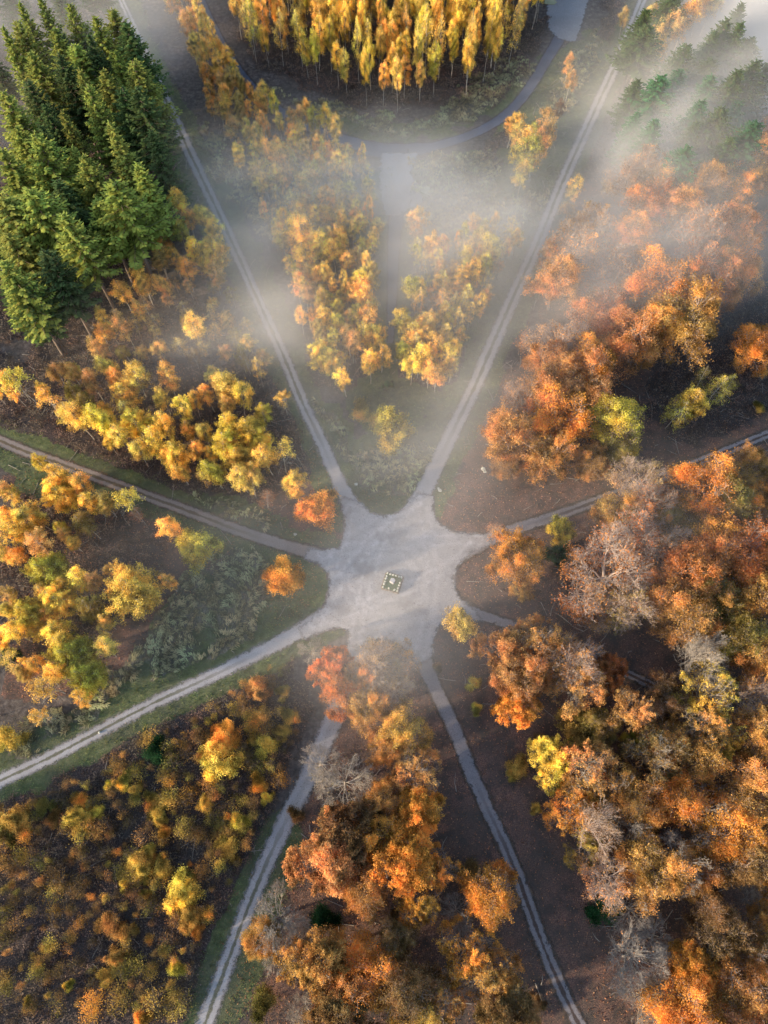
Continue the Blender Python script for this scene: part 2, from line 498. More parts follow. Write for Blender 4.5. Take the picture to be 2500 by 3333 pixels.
for i in range(4): reg('oak', make_broad(260 + i, 16, 7.5, .25, (13, 8, 7, 4), .19, 10, spread=(5, 80), clump=True, keep=lambda z, n: .52 if n > -.2 else .10), M_GREYTWIG, M_LEAF, False)
for i in range(3): reg('leafyoak', make_broad(280 + i, 14, 7.0, .25, (14, 8, 7, 4), .19, 12, spread=(5, 80), clump=True, keep=lambda z, n: .75), M_GREYTWIG, M_LEAF, False)
for i in range(3): reg('baretree', make_broad(300 + i, 13, 7.0, .16, (13, 8, 7, 5), .15, 2, spread=(5, 80), tw=.020, keep=lambda z, n: .04), M_GREYTWIG, M_LEAF, False)
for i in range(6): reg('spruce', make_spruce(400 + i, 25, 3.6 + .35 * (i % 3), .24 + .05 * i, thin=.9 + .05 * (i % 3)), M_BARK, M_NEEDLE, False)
for i in range(5): reg('sapling', make_broad(500 + i, 4.0, 1.6, .12, (6, 5, 5), .12, 9, spread=(10, 85), tw=.012, keep=lambda z, n: .75 if n > -.2 else .2), M_BARK, M_LEAF)
for i in range(3): reg('bush', make_broad(520 + i, 3.6, 3.2, .04, (11, 8, 6), .15, 20, spread=(0, 85), keep=lambda z, n: .9 if n > -.4 else .4), M_BARK, M_LEAF)
REF = {k: (sum(q[0] for q in v) / len(v), sum(q[1] for q in v) / len(v), sum(q[2] / q[0] for q in v) / len(v)) for k, v in REFM.items()}

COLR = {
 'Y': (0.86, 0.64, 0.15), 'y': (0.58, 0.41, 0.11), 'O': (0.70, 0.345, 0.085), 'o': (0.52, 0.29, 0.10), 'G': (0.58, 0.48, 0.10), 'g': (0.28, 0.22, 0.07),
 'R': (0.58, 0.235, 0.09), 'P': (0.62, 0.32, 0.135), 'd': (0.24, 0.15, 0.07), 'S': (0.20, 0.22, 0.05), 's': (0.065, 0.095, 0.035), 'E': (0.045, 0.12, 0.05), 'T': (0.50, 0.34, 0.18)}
BCOL = {'O': (0.86, 0.54, 0.15), 'o': (0.62, 0.42, 0.16), 'y': (0.74, 0.56, 0.17)}
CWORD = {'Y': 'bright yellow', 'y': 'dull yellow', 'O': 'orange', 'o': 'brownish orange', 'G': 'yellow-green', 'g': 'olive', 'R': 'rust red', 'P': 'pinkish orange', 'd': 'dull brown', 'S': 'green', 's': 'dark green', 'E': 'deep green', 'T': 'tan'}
KNAME = {'birch': ('birch_tree', 'birch', 'birch'), 'widebirch': ('birch_tree', 'birch', 'spreading birch'), 'sparsebirch': ('birch_tree', 'birch', 'thinly leaved birch'),
 'topbirch': ('birch_tree', 'birch', 'birch with bare lower limbs'), 'barebirch': ('birch_tree', 'birch', 'almost bare birch'), 'roundtree': ('hornbeam_tree', 'small tree', 'round-crowned small tree'),
 'beech': ('beech_tree', 'beech', 'full-leaved beech'), 'halfbeech': ('beech_tree', 'beech', 'half-bare beech'), 'oak': ('oak_tree', 'oak', 'thinning oak'), 'leafyoak': ('oak_tree', 'oak', 'leafy oak'),
 'baretree': ('bare_tree', 'bare tree', 'leafless grey tree'), 'spruce': ('spruce_tree', 'spruce', 'spruce'), 'sapling': ('sapling', 'sapling', 'sapling'), 'bush': ('bush', 'bush', 'low bush')}
PLANTED = []      # (kind, colour, x, y, root, zone, label or None)
def plant(kind, col, X, Y, H=None, rad=None, label=None, zone=None, vari=None, rot=None):
    rh, rr, _ = REF[kind]
    H = H or rh; rad = rad or rr * H / rh
    lst = PROTO[kind]
    pr = lst[(vari if vari is not None else R.randrange(len(lst)))]
    root = bpy.data.objects.new(KNAME[kind][0], None); COL.objects.link(root)
    root.empty_display_size = .5
    root.location = (X, Y, 0); tl = .05 if kind not in ('spruce',) else .02
    root.rotation_euler = (R.uniform(-tl, tl), R.uniform(-tl, tl), rot if rot is not None else R.uniform(0, 6.28))
    root.scale = (rad / rr, rad / rr, H / rh)
    root['category'] = KNAME[kind][1]
    base = COLR[col]
    if 'birch' in kind and col in BCOL: base = BCOL[col]
    f = R.uniform(.86, 1.14); hq = R.uniform(-.08, .08)
    if kind == 'sapling': f *= .82
    c = (base[0] * f, base[1] * f * (1 + hq), base[2] * f, 1)
    for nm, me, leafy in pr:
        if kind in ('sapling', 'bush') and nm == 'trunk': nm = 'stems'
        if kind in ('sapling', 'bush') and nm == 'crown': nm = 'foliage'
        o = bpy.data.objects.new(nm, me); COL.objects.link(o); o.parent = root
        if leafy: o.color = c
    PLANTED.append((kind, col, X, Y, root, zone, label, rad))
    return root
def tree(x, y, r, kind, col, H=None, label=None, zone=None, **kw):
    """crown centre and crown radius as surveyed in the photo"""
    rh, rr, cz = REF[kind]
    if H is None:
        H = rh * (metres(x, y, r, 8) / rr) ** (.75 if kind in ('birch', 'topbirch', 'sparsebirch', 'barebirch', 'widebirch') else .9)
        lo, hi = {'birch': (9, 20), 'widebirch': (9, 19), 'topbirch': (9, 17), 'sparsebirch': (9, 17), 'sapling': (2.2, 6)}.get(kind, (.45 * rh, 1.2 * rh))
        H = min(max(H, lo), hi)
    z = H * cz
    X, Y = ground(x, y, z)
    k = 1.13 if kind in ('birch', 'topbirch', 'sparsebirch', 'widebirch') else (1.10 if kind in ('beech', 'halfbeech', 'oak', 'leafyoak', 'baretree') else 1.05)
    return plant(kind, col, X, Y, H, metres(x, y, r, z) * k, label, zone, **kw)


# ------------------------------------------------------------------ the trees one can tell apart, surveyed crown by crown
A_ = 'upper'; 
HAND = {
 # below the spruces, between the long track and the leaf-strewn track
 'the wedge below the spruces': [
 (28,808,32,'topbirch','Y'),(92,850,27,'topbirch','O'),(152,800,16,'birch','o'),(200,828,20,'birch','o'),(158,856,20,'birch','g'),(170,903,27,'birch','y'),
 (228,905,26,'birch','Y'),(270,852,30,'widebirch','Y'),(293,912,32,'widebirch','Y'),(322,952,26,'birch','Y'),(252,818,20,'birch','O'),(290,808,26,'birch','y'),
 (360,815,24,'birch','O'),(352,860,18,'birch','Y'),(385,885,22,'birch','Y'),(350,912,24,'birch','Y'),(375,985,30,'widebirch','Y'),(405,925,18,'birch','O'),(262,940,22,'birch','y'),(300,975,20,'birch','y'),
 (418,868,14,'birch','O'),(450,855,18,'birch','O'),(480,828,26,'birch','y'),(515,855,24,'birch','Y'),(492,878,18,'birch','y'),(565,893,20,'birch','G'),(610,852,19,'topbirch','O'),
 (498,922,24,'birch','Y'),(540,920,24,'birch','Y'),(470,960,26,'birch','G'),(520,985,30,'widebirch','Y'),(556,950,28,'widebirch','Y'),(577,985,26,'birch','Y'),(605,972,27,'topbirch','Y'),
 (465,1020,22,'birch','G'),(520,1025,26,'birch','y'),(424,978,17,'birch','O'),(440,935,18,'birch','y'),(540,1040,22,'birch','y'),
 (636,1047,26,'widebirch','Y'),(573,1076,19,'barebirch','R'),(688,1100,44,'roundtree','O'),
 (418,708,24,'birch','y'),(265,700,24,'birch','o'),(215,716,18,'birch','O'),(222,680,16,'birch','y'),(300,665,17,'birch','O'),(310,612,20,'birch','O'),(265,630,21,'birch','O'),
 (385,442,22,'birch','Y'),(355,470,18,'birch','O'),(440,468,17,'birch','Y'),(456,500,20,'birch','y'),(452,548,32,'widebirch','Y'),(420,548,20,'birch','Y'),(402,583,18,'birch','O'),(356,520,18,'birch','O'),(345,560,17,'birch','o'),(356,615,15,'birch','O'),(462,592,18,'birch','o'),(390,500,18,'birch','G'),(408,478,16,'birch','O'),(376,560,16,'birch','O'),
 (205,745,18,'birch','o'),(240,790,18,'birch','y'),(185,870,20,'birch','g'),(120,805,18,'birch','o'),(560,800,14,'sparsebirch','O'),(520,768,14,'sparsebirch','g'),(140,880,16,'birch','o')],
 # below the leaf-strewn track
 'the wedge with the wavy grass': [
 (86,1000,16,'birch','G'),(118,1024,24,'birch','O'),(130,1066,32,'widebirch','Y'),(173,1045,22,'birch','O'),(200,1083,22,'birch','Y'),(228,1090,18,'birch','o'),(268,1070,28,'topbirch','Y'),
 (295,1110,14,'barebirch','R'),(187,1132,24,'birch','g'),(137,1150,14,'birch','o'),(60,1118,34,'widebirch','y'),(22,1142,26,'birch','Y'),(78,1175,28,'birch','o'),(8,1050,20,'birch','o'),
 (370,1138,24,'birch','O'),(425,1180,46,'roundtree','G'),(110,1230,36,'widebirch','G'),(164,1248,25,'birch','Y'),(202,1262,20,'birch','o'),(130,1296,30,'widebirch','Y'),
 (285,1278,50,'widebirch','Y'),(240,1240,16,'birch','O'),(363,1255,17,'birch','O'),(70,1325,30,'widebirch','G'),(34,1366,24,'birch','Y'),(125,1368,30,'widebirch','Y'),(195,1325,26,'birch','g'),
 (165,1415,40,'widebirch','G'),(222,1400,24,'birch','y'),(190,1460,34,'widebirch','G'),(10,1288,18,'birch','o'),(14,1318,14,'birch','y'),(20,1415,24,'bush','E'),(55,1428,10,'birch','O'),
 (88,1475,34,'topbirch','O'),(170,1512,18,'birch','O'),(80,1540,20,'topbirch','O'),(16,1590,30,'bush','y'),(56,1455,14,'birch','o'),(225,1340,16,'birch','y'),(8,1190,16,'birch','y'),(612,1247,44,'roundtree','O')],
 # scrubby thicket, bottom left
 'the scrubby thicket': [
 (335,1622,30,'bush','E'),(485,1592,34,'roundtree','O'),(470,1636,44,'roundtree','Y'),(557,1485,27,'roundtree','o'),(612,1492,16,'bush','y'),(545,1546,26,'bush','y'),(622,1546,22,'bush','y'),(575,1606,26,'bush','Y'),(607,1577,20,'bush','y'),(550,1600,16,'bush','y'),
 (515,1773,24,'bush','Y'),(498,1830,28,'bush','y'),(392,1928,40,'roundtree','Y'),(412,1980,30,'roundtree','y'),(422,2012,17,'bush','O'),(300,1862,26,'roundtree','y'),(318,1840,20,'bush','y'),(270,1910,15,'bush','Y'),(315,1930,13,'bush','y'),
 (380,2090,22,'bush','Y'),(225,2105,20,'bush','y'),(147,2130,14,'bush','Y'),(60,2172,16,'bush','y'),(307,2200,22,'bush','O'),(165,1765,27,'roundtree','y'),(205,1755,18,'bush','Y'),(175,1728,20,'bush','O'),(265,1690,22,'bush','Y'),(235,1700,12,'bush','Y'),(290,1705,16,'bush','y'),
 (340,1755,22,'bush','y'),(445,1733,19,'bush','Y'),(34,1768,34,'roundtree','y'),(8,1800,30,'roundtree','g'),(355,1800,19,'bush','O'),(558,1692,22,'bush','O'),(575,1720,14,'bush','Y'),(90,1745,22,'bush','g'),(112,1770,20,'bush','o'),(345,1775,16,'bush','y'),(255,2070,24,'bush','o'),(235,1990,26,'bush','o'),(270,2020,22,'bush','o'),(195,1790,16,'bush','Y'),(330,1725,20,'bush','y'),(410,1900,20,'bush','g'),(355,1870,26,'bush','y'),(300,1900,18,'bush','y')],
 # central wedge
 'the central wedge': [
 (700,430,20,'birch','O'),(735,425,16,'birch','y'),(570,450,12,'birch','O'),(662,450,18,'birch','o'),(712,462,16,'birch','O'),(772,470,16,'birch','O'),(658,505,28,'birch','Y'),(690,530,24,'birch','Y'),(735,515,22,'birch','O'),
 (655,560,24,'birch','O'),(722,545,20,'birch','Y'),(800,522,14,'birch','Y'),(642,612,18,'birch','O'),(625,520,16,'birch','o'),(718,615,10,'birch','O'),(745,625,10,'birch','y'),(780,618,23,'birch','O'),(705,650,17,'birch','G'),(730,662,14,'birch','G'),
 (693,680,18,'birch','O'),(800,678,22,'birch','O'),(735,690,14,'birch','Y'),(765,686,16,'birch','G'),(650,685,14,'birch','O'),(808,730,26,'widebirch','Y'),(705,768,30,'widebirch','Y'),(760,738,22,'birch','o'),(795,772,18,'birch','Y'),(824,762,20,'birch','O'),
 (745,820,18,'birch','Y'),(800,792,17,'birch','Y'),(690,720,16,'birch','o'),(670,640,14,'birch','o'),(785,655,16,'birch','Y'),(710,590,18,'birch','y'),(765,560,16,'birch','o'),(680,590,14,'birch','o'),
 (900,475,24,'widebirch','O'),(940,530,19,'birch','O'),(900,547,12,'birch','G'),(990,520,8,'birch','O'),(1030,486,15,'birch','O'),(1010,535,10,'birch','O'),(1030,545,8,'birch','O'),(1063,533,21,'birch','Y'),(1118,515,14,'birch','Y'),
 (1022,580,22,'birch','O'),(1000,590,16,'birch','G'),(950,580,16,'birch','o'),(900,620,22,'birch','G'),(950,622,26,'widebirch','O'),(985,610,20,'birch','O'),(1033,592,13,'birch','G'),(995,655,17,'sparsebirch','Y'),(872,690,22,'birch','G'),(892,722,27,'widebirch','Y'),
 (917,698,18,'birch','Y'),(960,700,11,'birch','G'),(905,765,26,'birch','Y'),(930,740,20,'birch','O'),(960,768,22,'birch','Y'),(890,790,20,'birch','Y'),(945,805,20,'birch','O'),(975,790,14,'birch','y'),(925,790,18,'birch','G'),(870,755,16,'birch','G'),
 (780,888,26,'bush','y'),(815,905,22,'bush','y'),(850,925,46,'roundtree','G'),(838,830,11,'bush','E')],
 'the clearing inside the tarmac bend': [
 (1105,265,17,'birch','O'),(1125,290,18,'birch','y'),(1170,262,24,'birch','o'),(1125,330,26,'birch','G'),(1160,320,26,'birch','O'),(1128,375,20,'birch','G'),(1185,290,16,'birch','O'),(1150,285,16,'birch','G'),(1230,140,12,'birch','o'),(1232,175,12,'birch','o'),(1205,240,12,'birch','d')],
 # beeches right of the misty track
 'the beech wood': [
 (1360,395,58,'halfbeech','T'),(1455,408,46,'beech','O'),(1560,385,42,'beech','O'),(1640,360,42,'beech','P'),(1245,402,17,'birch','Y'),(1225,455,22,'bush','y'),(1245,530,62,'halfbeech','O'),(1390,500,44,'beech','P'),(1505,520,76,'halfbeech','P'),
 (1320,610,62,'halfbeech','P'),(1420,610,72,'beech','O'),(1545,610,60,'beech','P'),(1480,690,80,'beech','o'),(1360,720,70,'beech','P'),(1200,750,66,'halfbeech','P'),(1270,790,64,'beech','O'),(1620,490,40,'beech','P'),(1190,560,30,'beech','o'),(1330,520,36,'beech','R'),
 (1105,935,66,'beech','P'),(1140,870,56,'halfbeech','P'),(1215,900,70,'beech','O'),(1335,905,62,'beech','G'),(1180,985,54,'beech','o'),(1330,960,42,'beech','g'),(1640,745,48,'beech','O'),(1275,990,40,'beech','o'),(1090,985,40,'beech','o'),
 (1465,885,28,'sparsebirch','G'),(1500,870,26,'birch','G'),(1545,845,26,'sparsebirch','G'),(1580,830,16,'sparsebirch','G'),(1520,820,16,'sparsebirch','g'),(1640,880,14,'bush','g')],
 'the beeches below the vanishing track': [
 (1380,1040,66,'halfbeech','T'),(1340,1110,50,'beech','o'),(1530,1055,74,'beech','O'),(1475,1110,54,'beech','g'),(1625,1010,52,'beech','o'),(1630,1080,50,'beech','O'),(1112,1200,60,'beech','O'),(1068,1140,18,'barebirch','P'),(1215,1148,32,'roundtree','G'),(1205,1198,28,'roundtree','E'),(1130,1265,26,'roundtree','o'),
 (1315,1235,100,'halfbeech','R'),(1290,1300,60,'halfbeech','o'),(1420,1180,64,'halfbeech','P'),(1500,1230,80,'beech','R'),(1600,1190,80,'beech','R'),(1470,1300,78,'beech','o'),(1620,1280,66,'beech','o'),(1400,1270,50,'beech','P'),(1560,1330,60,'beech','o')],
 'the oak wood': [
 (1004,1350,30,'birch','y'),(1090,1400,56,'leafyoak','P'),(1160,1395,70,'oak','P'),(1170,1450,46,'oak','O'),(1022,1472,16,'bush','Y'),(1030,1530,15,'bush','Y'),(1125,1527,52,'leafyoak','O'),(1250,1480,62,'oak','P'),(1320,1447,38,'leafyoak','R'),(1205,1640,50,'leafyoak','Y'),
 (1250,1570,44,'roundtree','g'),(1375,1600,26,'roundtree','G'),(1300,1570,40,'beech','g'),(1240,1740,56,'oak','O'),(1330,1700,60,'oak','o'),(1350,1770,62,'baretree','o'),(1270,1830,46,'oak','y'),(1440,1510,52,'beech','d'),(1530,1500,70,'oak','Y'),(1440,1600,56,'beech','o'),(1560,1590,56,'oak','Y'),(1500,1640,60,'beech','o'),
 (1470,1720,66,'beech','O'),(1570,1790,74,'beech','O'),(1630,1680,50,'oak','R'),(1420,1880,72,'beech','o'),(1510,1880,54,'beech','o'),(1370,1960,62,'baretree','O'),(1420,2030,50,'baretree','o'),(1560,2000,66,'beech','d'),(1510,2090,60,'leafyoak','O'),(1600,2120,66,'beech','o'),(1640,1900,48,'baretree','d'),(1400,2160,56,'baretree','o'),(1500,2180,50,'beech','O'),(1124,1655,26,'bush','y'),(1103,1670,14,'bush','y'),(1155,1747,14,'bush','y'),(1310,1960,34,'bush','E'),(1100,1515,14,'bush','g'),(1640,2080,50,'beech','o'),(1160,1600,20,'bush','d'),(1385,1790,30,'bush','d'),(1160,2170,18,'bush','d'),(1150,2195,16,'bush','y'),(1660,1990,40,'beech','o')],
 'the southern copse': [
 (722,1440,44,'leafyoak','R'),(735,1500,46,'beech','R'),(810,1432,58,'halfbeech','T'),(862,1425,42,'halfbeech','o'),(770,1470,40,'beech','P'),(850,1490,44,'halfbeech','T'),(672,1402,32,'baretree','g'),(800,1530,48,'beech','o'),(875,1570,54,'beech','y'),(830,1620,40,'beech','o'),(900,1660,58,'oak','P'),(840,1720,46,'beech','o'),(910,1750,58,'leafyoak','O'),
 (740,1690,66,'baretree','g'),(690,1650,44,'baretree','T'),(700,1850,74,'leafyoak','P'),(820,1800,56,'beech','O'),(880,1860,76,'leafyoak','O'),(940,1880,52,'oak','O'),(900,1950,56,'oak','O'),(790,1920,60,'beech','o'),(600,1985,66,'baretree','T'),(620,2050,56,'baretree','g'),(560,2030,40,'beech','o'),
 (790,2110,70,'beech','O'),(740,2160,60,'beech','P'),(1010,2060,66,'oak','O'),(1070,2120,70,'oak','o'),(990,1970,40,'baretree','g'),(880,2190,56,'beech','y'),(660,2180,40,'baretree','d'),(570,2165,34,'bush','g'),(860,2020,44,'beech','d'),(960,2170,50,'oak','o'),(700,1980,34,'bush','E'),(640,1760,20,'bush','d'),(1020,1880,30,'bush','d'),(945,1440,12,'bush','d')],
}
SPR_TOPS = [(240,395,27),(140,458,26),(65,405,27),(92,545,24),(0,425,26),(5,570,26),(62,110,25),(125,118,25),(160,90,24),(205,32,25),(192,78,25),(168,152,23),(270,46,24),(222,152,23),(188,178,27),(285,122,24),(296,185,26),(262,188,25),
 (98,222,25),(135,235,24),(240,262,29),(82,270,24),(5,195,26),(30,275,22),(75,292,27),(155,318,22),(178,335,25),(3,320,26),(40,8,24),(85,-5,24),(150,5,23),(5,60,25),(110,60,24),(28,38,25),(330,280,22),(40,470,22),(205,430,22),(300,350,23),(15,500,22),(60,170,24),(250,110,22),(120,390,22),(240,15,23),(35,600,22)]
MISTY_SPR = [(1447,135,22),(1500,60,22),(1590,8,23),(1650,100,24),(1612,118,24),(1530,185,22),(1575,205,22),(1650,235,22),(1520,235,20),(1430,230,20),(1390,215,18),(1610,190,20),(1480,120,20),(1555,130,22),(1560,40,22),(1500,290,20),(1620,20,23),(1600,270,20),(1410,-10,22)]
MISTY_BR = [(1480,45,26,'O'),(1440,60,24,'o'),(1375,110,22,'O'),(1420,110,20,'O'),(1350,40,12,'o'),(1540,5,22,'y'),(1520,10,20,'O'),(1400,40,18,'o')]
for zone, lst in HAND.items():
    for t in lst: tree(*t[:5], zone=zone)
for x, y, H in SPR_TOPS:
    X, Y = ground(x, y, H)
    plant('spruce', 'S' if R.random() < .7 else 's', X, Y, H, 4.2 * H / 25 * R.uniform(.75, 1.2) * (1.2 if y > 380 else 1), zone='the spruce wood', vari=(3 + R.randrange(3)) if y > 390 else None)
for x, y, H in MISTY_SPR:
    X, Y = ground(x, y, H)
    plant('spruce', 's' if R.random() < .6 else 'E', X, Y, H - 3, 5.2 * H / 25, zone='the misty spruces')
for x, y, r, c in MISTY_BR: tree(x, y, r, 'birch', c, zone='the misty spruces')

TAKEN = [(p[2], p[3], p[7]) for p in PLANTED]
def scatter(poly, n, gap, fn, seed, road=1.2, other=0.35, pad=0):
    """random spots inside a surveyed ground polygon, clear of tracks and of earlier trees"""
    rng = np.random.default_rng(seed)
    P = G(poly); lo = P.min(0); hi = P.max(0)
    C = rng.uniform(lo, hi, (n * 14, 2))
    C = C[inpoly(P, C[:, 0], C[:, 1])]
    C = C[road_dist(C[:, 0], C[:, 1]) > road]
    got = []
    for x, y in C:
        if len(got) >= n: break
        if any((x-a)**2 + (y-b)**2 < gap**2 for a, b in got): continue
        if any((x-a)**2 + (y-b)**2 < (other*r)**2 for a, b, r in TAKEN): continue
        got.append((x, y)); fn(x, y)
    for x, y in got: TAKEN.append((x, y, 1.0))
GROVE = [(512,70),(520,112),(572,155),(640,168),(700,196),(735,206),(800,238),(870,248),(935,238),(1003,215),(1022,190),(1082,160),(1125,112),(1165,50),(1175,-45),(490,-45)]
spots = []
scatter(GROVE, 190, 3.2, lambda x, y: spots.append((x, y)), 5, road=2)
# the 105 that show largest stand alone; the rest of the grove behind them is one mass
spots.sort(key=lambda q: q[1])
for x, y in spots[:105]:
    plant(R.choice(['birch'] * 5 + ['sparsebirch']), R.choice('YYYYYOOOyyG'), x, y, R.uniform(11, 18), R.uniform(1.4, 2.2), zone='the tarmac bend grove')
def mass(spots):
    groups = {}
    for x, y in spots:
        groups.setdefault(R.choice('YOyG'), []).append((x, y))
    tb = MB(); cb = MB(); rngm = np.random.default_rng(77)
    shift = {'Y': (.55, .75), 'O': (.0, .62), 'y': (.5, .3), 'G': (1.0, .5)}
    src = []
    for lst in PROTO['birch'][:3]:
        one = []
        for nm, me, leafy in lst:
            v = np.empty(len(me.vertices) * 3, np.float32); me.vertices.foreach_get('co', v)
            f = np.empty(len(me.loops), np.int32); me.loops.foreach_get('vertex_index', f)
            one.append((v.reshape(-1, 3), f.reshape(-1, 4)))
        src.append(one)
    for k, ps in groups.items():
        for x, y in ps:
            one = src[rngm.integers(3)]; a = rngm.uniform(0, 6.28); h = rngm.uniform(.68, .95); w = rngm.uniform(.7, .95)
            M = np.array([[math.cos(a) * w, -math.sin(a) * w, 0], [math.sin(a) * w, math.cos(a) * w, 0], [0, 0, h]])
            for i, (v, f) in enumerate(one):
                vv = v @ M.T + np.array([x, y, 0])
                if i == 0: tb.add(vv, f)
                else:
                    n = len(f); t = np.clip(np.array(shift[k]) + rngm.normal(0, .15, (n, 2)), 0, 1)
                    cb.add(vv, f, t)
    cb_me = cb.mesh('far_birch_wood', M_LEAF, True)
    o = bpy.data.objects.new('far_birch_wood', cb_me); COL.objects.link(o); o.color = (.62, .36, .045, 1)
    o['kind'] = 'stuff'; o['category'] = 'birch wood'; o['label'] = 'golden birch crowns massed at the back of the tarmac bend grove'
    t = bpy.data.objects.new('trunks', tb.mesh('far_trunks', M_BIRCH)); COL.objects.link(t); t.parent = o; t['kind'] = 'stuff'
mass(spots[105:])
STRIP = [(350,10),(415,0),(455,90),(525,200),(580,248),(660,292),(740,322),(745,360),(700,420),(640,450),(585,440),(545,420),(500,350),(462,260),(420,130)]
def s_birch(x, y):
    r_ = plant('birch', R.choice('YyOOooGyO'), x, y, R.uniform(6.5, 12), R.uniform(1.2, 2.1), zone='the strip by the tarmac bend'); r_.name = 'young_birch'; r_['category'] = 'young birch'
scatter(STRIP, 95, 2.7, s_birch, 6, road=.8)
def w_birch(x, y, zone, lo=6, hi=11, cols='YYOOyyGo'):
    r_ = plant(R.choice(['birch', 'birch', 'sparsebirch']), R.choice(cols), x, y, R.uniform(lo, hi), R.uniform(1.2, 2.0), zone=zone); r_.name = 'young_birch'; r_['category'] = 'young birch'
scatter([(560,400),(650,340),(760,350),(805,400),(815,500),(835,600),(835,770),(740,800),(690,740),(650,660),(610,560)], 95, 2.5, lambda x, y: w_birch(x, y, 'the central wedge', cols='YYOYyyGo'), 61, road=2.0, other=.5)
scatter([(875,560),(960,560),(1110,520),(1050,680),(990,800),(920,850),(870,780)], 52, 2.4, lambda x, y: w_birch(x, y, 'the central wedge'), 62, road=3.0, other=.5)
scatter([(330,640),(470,600),(560,740),(590,820),(520,860),(400,800),(220,780)], 34, 3.0, lambda x, y: w_birch(x, y, 'the wedge below the spruces', 4, 7, 'yoodg'), 63, road=2.5, other=.5)
scatter([(0,800),(200,830),(420,960),(620,1010),(560,1060),(420,1060),(200,960),(0,880)], 16, 3.0, lambda x, y: w_birch(x, y, 'the wedge below the spruces', 6, 11, 'YOyYG'), 64, road=2.5, other=.4)
scatter([(0,1080),(120,1100),(240,1180),(280,1340),(200,1500),(60,1560),(0,1560)], 22, 3.2, lambda x, y: w_birch(x, y, 'the wedge with the wavy grass', 6, 11, 'YOyYG'), 65, road=2.5, other=.4)
SPRW = [(0,20),(240,20),(300,120),(345,230),(378,330),(372,440),(330,560),(240,640),(180,700),(140,740),(0,740),(-60,740),(-60,20)]
scatter(SPRW, 18, 5.0, lambda x, y: plant('spruce', 's', x, y, R.uniform(13, 20), R.uniform(3.0, 4.2), zone='the spruce wood'), 7, road=2, other=.7)
MSW = [(1420,90),(1659,60),(1700,330),(1560,380),(1330,345),(1330,250)]
scatter(MSW, 8, 7.0, lambda x, y: plant('spruce', 's', x, y, R.uniform(14, 19), R.uniform(4.0, 5.2), zone='the misty spruces'), 8, road=3, other=.7)
OAKW = [(1000,1400),(1250,1400),(1659,1420),(1720,1600),(1720,2260),(1330,2260),(1290,2000),(1230,1800),(1170,1620),(1080,1500)]
scatter(OAKW, 24, 5.5, lambda x, y: plant(R.choice(['beech', 'oak', 'oak', 'baretree', 'halfbeech']), R.choice('oOPdoO'), x, y, R.uniform(10, 14), R.uniform(4.0, 5.6), zone='the oak wood'), 14, road=3.5, other=.62)
COP = [(820,1540),(890,1580),(990,1760),(1080,2000),(1150,2230),(520,2230),(590,2060),(690,1800),(770,1560)]
scatter(COP, 6, 6.0, lambda x, y: plant(R.choice(['beech', 'oak', 'leafyoak']), R.choice('oOPdo'), x, y, R.uniform(9, 13), R.uniform(3.6, 5.0), zone='the southern copse'), 15, road=3.5, other=.62)
BEW = [(1180,520),(1300,400),(1659,370),(1720,560),(1620,680),(1500,740),(1330,790),(1200,960),(1100,980),(1060,900)]
scatter(BEW, 24, 6.0, lambda x, y: plant(R.choice(['beech', 'beech', 'halfbeech']), R.choice('oOPPo'), x, y, R.uniform(12, 16), R.uniform(5, 6.5), zone='the beech wood'), 16, road=5, other=.55)
BES = [(1290,1110),(1500,1040),(1720,980),(1720,1390),(1500,1400),(1270,1330)]
scatter(BES, 12, 6.0, lambda x, y: plant(R.choice(['beech', 'halfbeech']), R.choice('oOPRg'), x, y, R.uniform(12, 15), R.uniform(5, 6), zone='the beeches below the vanishing track'), 17, road=5, other=.55)
THICK = [(-10,1770),(60,1725),(160,1690),(240,1640),(330,1590),(420,1560),(520,1470),(600,1440),(640,1450),(650,1560),(600,1700),(560,1800),(500,1900),(450,2010),(420,2120),(400,2212),(-10,2212)]
def s_sap(x, y):
    plant('sapling', R.choice('yoyddOodgyo'), x, y, R.uniform(1.6, 4.6), .6 + 1.6 * R.random() ** 1.7, zone='the scrubby thicket')
scatter(THICK, 290, 1.3, s_sap, 9, road=1.6, other=.7)

# ------------------------------------------------------------------ labels that single each tree out
CENTRE = ground(845, 1260)
ORD = ['', 'second ', 'third ', 'fourth ', 'fifth ', 'sixth ', 'seventh ', 'eighth ', 'ninth ']
def mid(k): return (ROAD_E[k][0] + ROAD_E[k][1]) / 2
TRK = {'the long track': mid('A'), 'the misty track': mid('B'), 'the leaf-strewn track': mid('C'), 'the grassy track': mid('D'), 'the track under bare trees': mid('E'), 'the fading track': mid('F'), 'the vanishing track': mid('H')}
ZT = {'the wedge below the spruces': ['the long track', 'the leaf-strewn track'], 'the wedge with the wavy grass': ['the leaf-strewn track', 'the grassy track'], 'the scrubby thicket': ['the grassy track', 'the track under bare trees'],
      'the central wedge': ['the long track', 'the misty track'], 'the beech wood': ['the misty track', 'the vanishing track'], 'the beeches below the vanishing track': ['the vanishing track'], 'the oak wood': ['the fading track'],
      'the southern copse': ['the track under bare trees', 'the fading track'], 'the spruce wood': ['the long track'], 'the misty spruces': ['the misty track'], 'the strip by the tarmac bend': ['the long track'], 'the clearing inside the tarmac bend': ['the misty track'], 'the tarmac bend grove': ['the misty track']}
